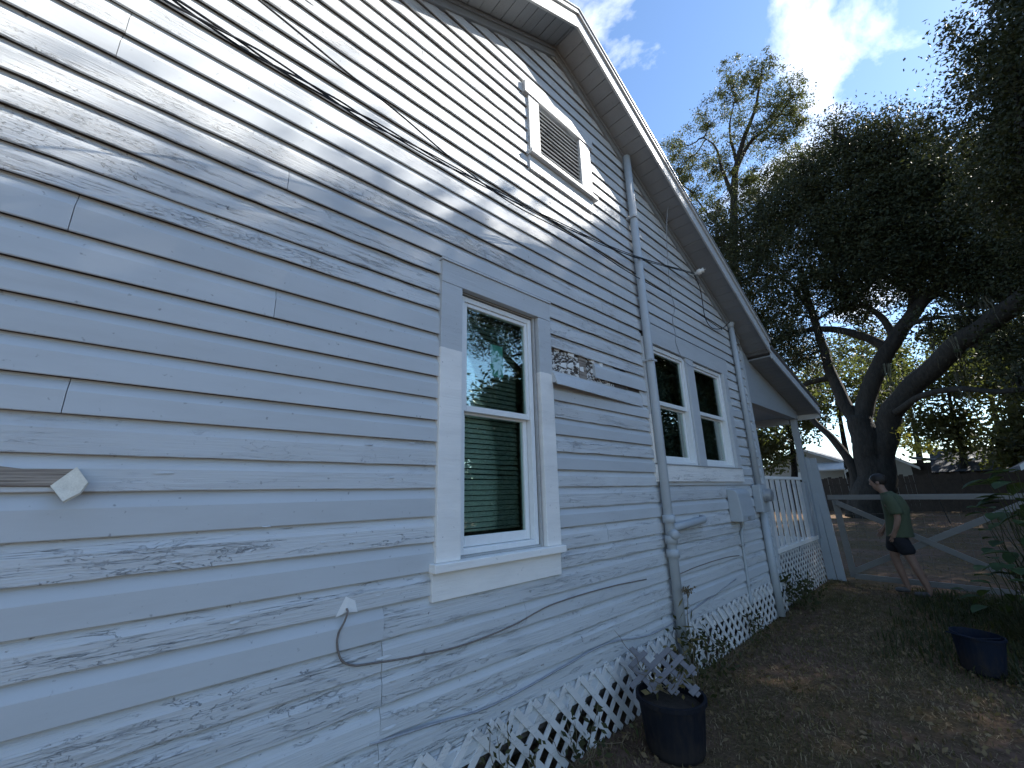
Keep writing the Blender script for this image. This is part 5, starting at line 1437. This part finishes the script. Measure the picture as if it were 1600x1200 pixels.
# ------------------------------------------------------------------ person
def skin_mesh(name, joints, edges, mat, parent, sub=2, root=0):
    org = root_of(parent)
    me = bpy.data.meshes.new(name)
    me.from_pydata([tuple(Vector(j[0]) - org) for j in joints], edges, [])
    o = bpy.data.objects.new(name, me); COL.objects.link(o); o.parent = parent
    me.materials.append(mat)
    m = o.modifiers.new('skin', 'SKIN'); m.use_smooth_shade = True
    for i, j in enumerate(joints):
        r = j[1]; sv = me.skin_vertices[0].data[i]
        sv.radius = r if isinstance(r, tuple) else (r, r); sv.use_root = (i == root)
    s = o.modifiers.new('sub', 'SUBSURF'); s.levels = sub; s.render_levels = sub
    return o
def person():
    B = Vector((1.20, 9.05, 0))
    t = thing('person', B, 'person in green t-shirt and black shorts walking past the gate, head bowed, hand in pocket', 'person')
    Y = 9.05
    def p(x, z, dy=0.0): return Vector((x, Y + dy, z))
    # facing -X, near (left) side is -Y
    J = [(p(1.07, 0.90), (0.150, 0.125)),        # 0 pelvis
         (p(1.09, 1.06), (0.140, 0.105)),        # 1 waist
         (p(1.11, 1.24), (0.155, 0.115)),        # 2 chest
         (p(1.09, 1.38), (0.150, 0.105)),        # 3 upper chest
         (p(1.055, 1.475), (0.055, 0.060)),      # 4 neck base
         (p(1.015, 1.535), (0.052, 0.055)),      # 5 neck
         (p(0.975, 1.600), (0.075, 0.090)),      # 6 head lower
         (p(0.972, 1.690), (0.080, 0.102)),      # 7 head upper
         (p(0.980, 1.745), (0.060, 0.075)),      # 8 crown
         (p(1.085, 1.385, -0.165), 0.055),        # 9 L shoulder
         (p(1.135, 1.260, -0.215), 0.050),       # 10
         (p(1.150, 1.120, -0.225), 0.044),       # 11 elbow
         (p(1.110, 1.000, -0.215), 0.038),       # 12
         (p(1.065, 0.905, -0.185), 0.030),       # 13 wrist
         (p(1.045, 0.850, -0.172), (0.040, 0.022)),  # 14 palm
         (p(1.085, 1.385, 0.165), 0.055),         # 15 R shoulder
         (p(1.060, 1.260, 0.215), 0.050),
         (p(1.020, 1.120, 0.225), 0.044),        # 17
         (p(0.960, 1.010, 0.215), 0.036),
         (p(0.900, 0.930, 0.200), 0.030),        # 19
         (p(0.870, 0.880, 0.195), (0.040, 0.022)),  # 20
         (p(1.085, 0.86, -0.09), (0.095, 0.090)),    # 21 L hip
         (p(1.135, 0.66, -0.095), 0.082),
         (p(1.180, 0.48, -0.098), 0.062),        # 23 knee
         (p(1.225, 0.32, -0.098), 0.060),
         (p(1.285, 0.09, -0.098), 0.038),        # 25 ankle
         (p(1.270, 0.035, -0.100), 0.036),       # 26 heel
         (p(1.170, 0.026, -0.108), (0.042, 0.026)),  # 27 ball
         (p(1.105, 0.020, -0.112), (0.034, 0.020)),  # 28 toe
         (p(1.030, 0.86, 0.09), (0.095, 0.090)),     # 29 R hip
         (p(0.985, 0.68, 0.095), 0.082),
         (p(0.965, 0.50, 0.098), 0.062),         # 31
         (p(0.995, 0.32, 0.098), 0.058),
         (p(1.030, 0.10, 0.098), 0.038),         # 33
         (p(1.040, 0.040, 0.100), 0.036),
         (p(0.940, 0.030, 0.108), (0.042, 0.026)),
         (p(0.875, 0.022, 0.112), (0.034, 0.020))]
    Ed = [(0, 1), (1, 2), (2, 3), (3, 4), (4, 5), (5, 6), (6, 7), (7, 8), (3, 9), (9, 10), (10, 11), (11, 12), (12, 13), (13, 14), (3, 15), (15, 16), (16, 17), (17, 18), (18, 19), (19, 20),
          (0, 21), (21, 22), (22, 23), (23, 24), (24, 25), (25, 26), (26, 27), (27, 28), (0, 29), (29, 30), (30, 31), (31, 32), (32, 33), (33, 34), (34, 35), (35, 36)]
    # face: nose, brow and chin grow from the head
    n = len(J)
    J += [(p(0.905, 1.640), (0.022, 0.030)), (p(0.876, 1.628), (0.012, 0.012)), (p(0.915, 1.575), (0.030, 0.035))]
    Ed += [(6, n), (n, n + 1), (6, n + 2)]
    # fingers: near hand half in the pocket, far hand relaxed
    def fingers(palm, wrist, side):
        d = (J[palm][0] - J[wrist][0]).normalized(); s = d.cross(Vector((0, 1, 0))).normalized()
        for q, (off, ln) in enumerate(((-0.027, 0.062), (-0.009, 0.075), (0.009, 0.070), (0.027, 0.055))):
            a = J[palm][0] + s * off + d * 0.035
            b_ = a + d * ln * 0.55 + Vector((-0.004, 0.004 * side, 0)); c_ = b_ + (d + Vector((-0.5, -0.3 * side, 0))).normalized() * ln * 0.5
            i = len(J); J.append((a, 0.010)); J.append((b_, 0.009)); J.append((c_, 0.007)); Ed.extend([(palm, i), (i, i + 1), (i + 1, i + 2)])
        a = J[palm][0] - s * 0.036 - d * 0.01; b_ = a - s * 0.02 + d * 0.035
        i = len(J); J.append((a, 0.011)); J.append((b_, 0.009)); Ed.extend([(palm, i), (i, i + 1)])
    fingers(14, 13, -1); fingers(20, 19, 1)
    skin_mesh('body', J, Ed, M['skin'], t)
    # ears and eyes
    for s in (-1, 1):
        mb = MB(); c = p(0.995, 1.645, s * 0.083)
        lathe(mb, c, [(0.004, -0.030), (0.018, -0.022), (0.022, 0.0), (0.022, 0.014), (0.012, 0.028)], 10).build('ear', M['skin'], t, smooth=True)
        mb = MB(); lathe(mb, p(0.905, 1.668, s * 0.032), [(0.003, -0.008), (0.009, -0.004), (0.011, 0.0), (0.009, 0.005), (0.003, 0.008)], 10).build('eye', M['shoe'], t, smooth=True)
    # clothes
    mb = MB(); sg = 24
    rings = [(1.105, 0.835, 0.165, 0.196), (1.105, 0.90, 0.162, 0.192), (1.115, 1.02, 0.152, 0.182), (1.125, 1.14, 0.152, 0.184), (1.132, 1.26, 0.156, 0.192), (1.118, 1.36, 0.146, 0.198),
             (1.098, 1.425, 0.120, 0.180), (1.075, 1.465, 0.092, 0.125), (1.060, 1.488, 0.078, 0.086), (1.050, 1.500, 0.068, 0.070)]
    for (x, z, rx, ry) in rings:
        for k in range(sg):
            a_ = 2 * math.pi * k / sg; w_ = 1 + 0.07 * noise.noise(Vector((math.cos(a_) * 2.5, math.sin(a_) * 2.5, z * 5))) + 0.03 * math.sin(a_ * 5 + z * 14) * (1.5 - z)
            mb.v.append((x + rx * w_ * math.cos(a_), Y + ry * w_ * math.sin(a_), z + (0.02 * math.cos(a_) if z > 1.4 else 0)))
    for i in range(len(rings) - 1):
        for k in range(sg): mb.f.append((i * sg + k, i * sg + (k + 1) % sg, (i + 1) * sg + (k + 1) % sg, (i + 1) * sg + k))
    for sd2, dx in ((-1, 0.0), (1, -0.075)):
        mb.tube(smooth_path([p(1.095, 1.400, sd2 * 0.10), p(1.100 + dx * 0.2, 1.385, sd2 * 0.170), p(1.128 + dx * 0.7, 1.300, sd2 * 0.212), p(1.150 + dx * 1.1, 1.170, sd2 * 0.228)], 4),
                [0.075, 0.080, 0.085, 0.088, 0.090, 0.090, 0.089, 0.087, 0.085, 0.084, 0.084, 0.085, 0.087], 16)
    mb.build('t_shirt', M['shirt'], t, smooth=True)
    H = [(p(1.075, 0.93), (0.158, 0.135)), (p(1.07, 0.86), (0.165, 0.140)), (p(1.100, 0.78, -0.093), 0.118), (p(1.140, 0.66, -0.097), 0.112), (p(1.160, 0.565, -0.098), 0.110),
         (p(1.020, 0.78, 0.093), 0.118), (p(0.990, 0.67, 0.097), 0.112), (p(0.975, 0.575, 0.098), 0.110)]
    skin_mesh('shorts', H, [(0, 1), (1, 2), (2, 3), (3, 4), (1, 5), (5, 6), (6, 7)], M['shorts'], t, root=1)
    mb = MB(); c0 = p(1.005, 1.698); rot = Matrix.Rotation(math.radians(-24), 3, 'Y')
    for i in range(13):
        th = math.pi * i / 12
        for k in range(18):
            ph = 2 * math.pi * k / 18
            q = Vector((0.112 * math.sin(th) * math.cos(ph), 0.092 * math.sin(th) * math.sin(ph), 0.100 * math.cos(th)))
            q *= 1 + 0.06 * noise.noise(q * 30)
            mb.v.append(tuple(c0 + rot @ q))
    for i in range(12):
        for k in range(18):
            mb.f.append((i * 18 + k, (i + 1) * 18 + k, (i + 1) * 18 + (k + 1) % 18, i * 18 + (k + 1) % 18))
    mb.build('hair', M['hair'], t, smooth=True)
    for s, pts in ((-1, (p(1.285, 0.045, -0.1), p(1.20, 0.035, -0.105), p(1.10, 0.03, -0.112))), (1, (p(1.055, 0.05, 0.1), p(0.97, 0.04, 0.105), p(0.87, 0.032, 0.112)))):
        skin_mesh('shoe', [(pts[0], (0.046, 0.046)), (pts[1], (0.050, 0.040)), (pts[2], (0.042, 0.030))], [(0, 1), (1, 2)], M['shoe'], t, root=1)
person()
bpy.data.objects['person'].location.x += 0.05
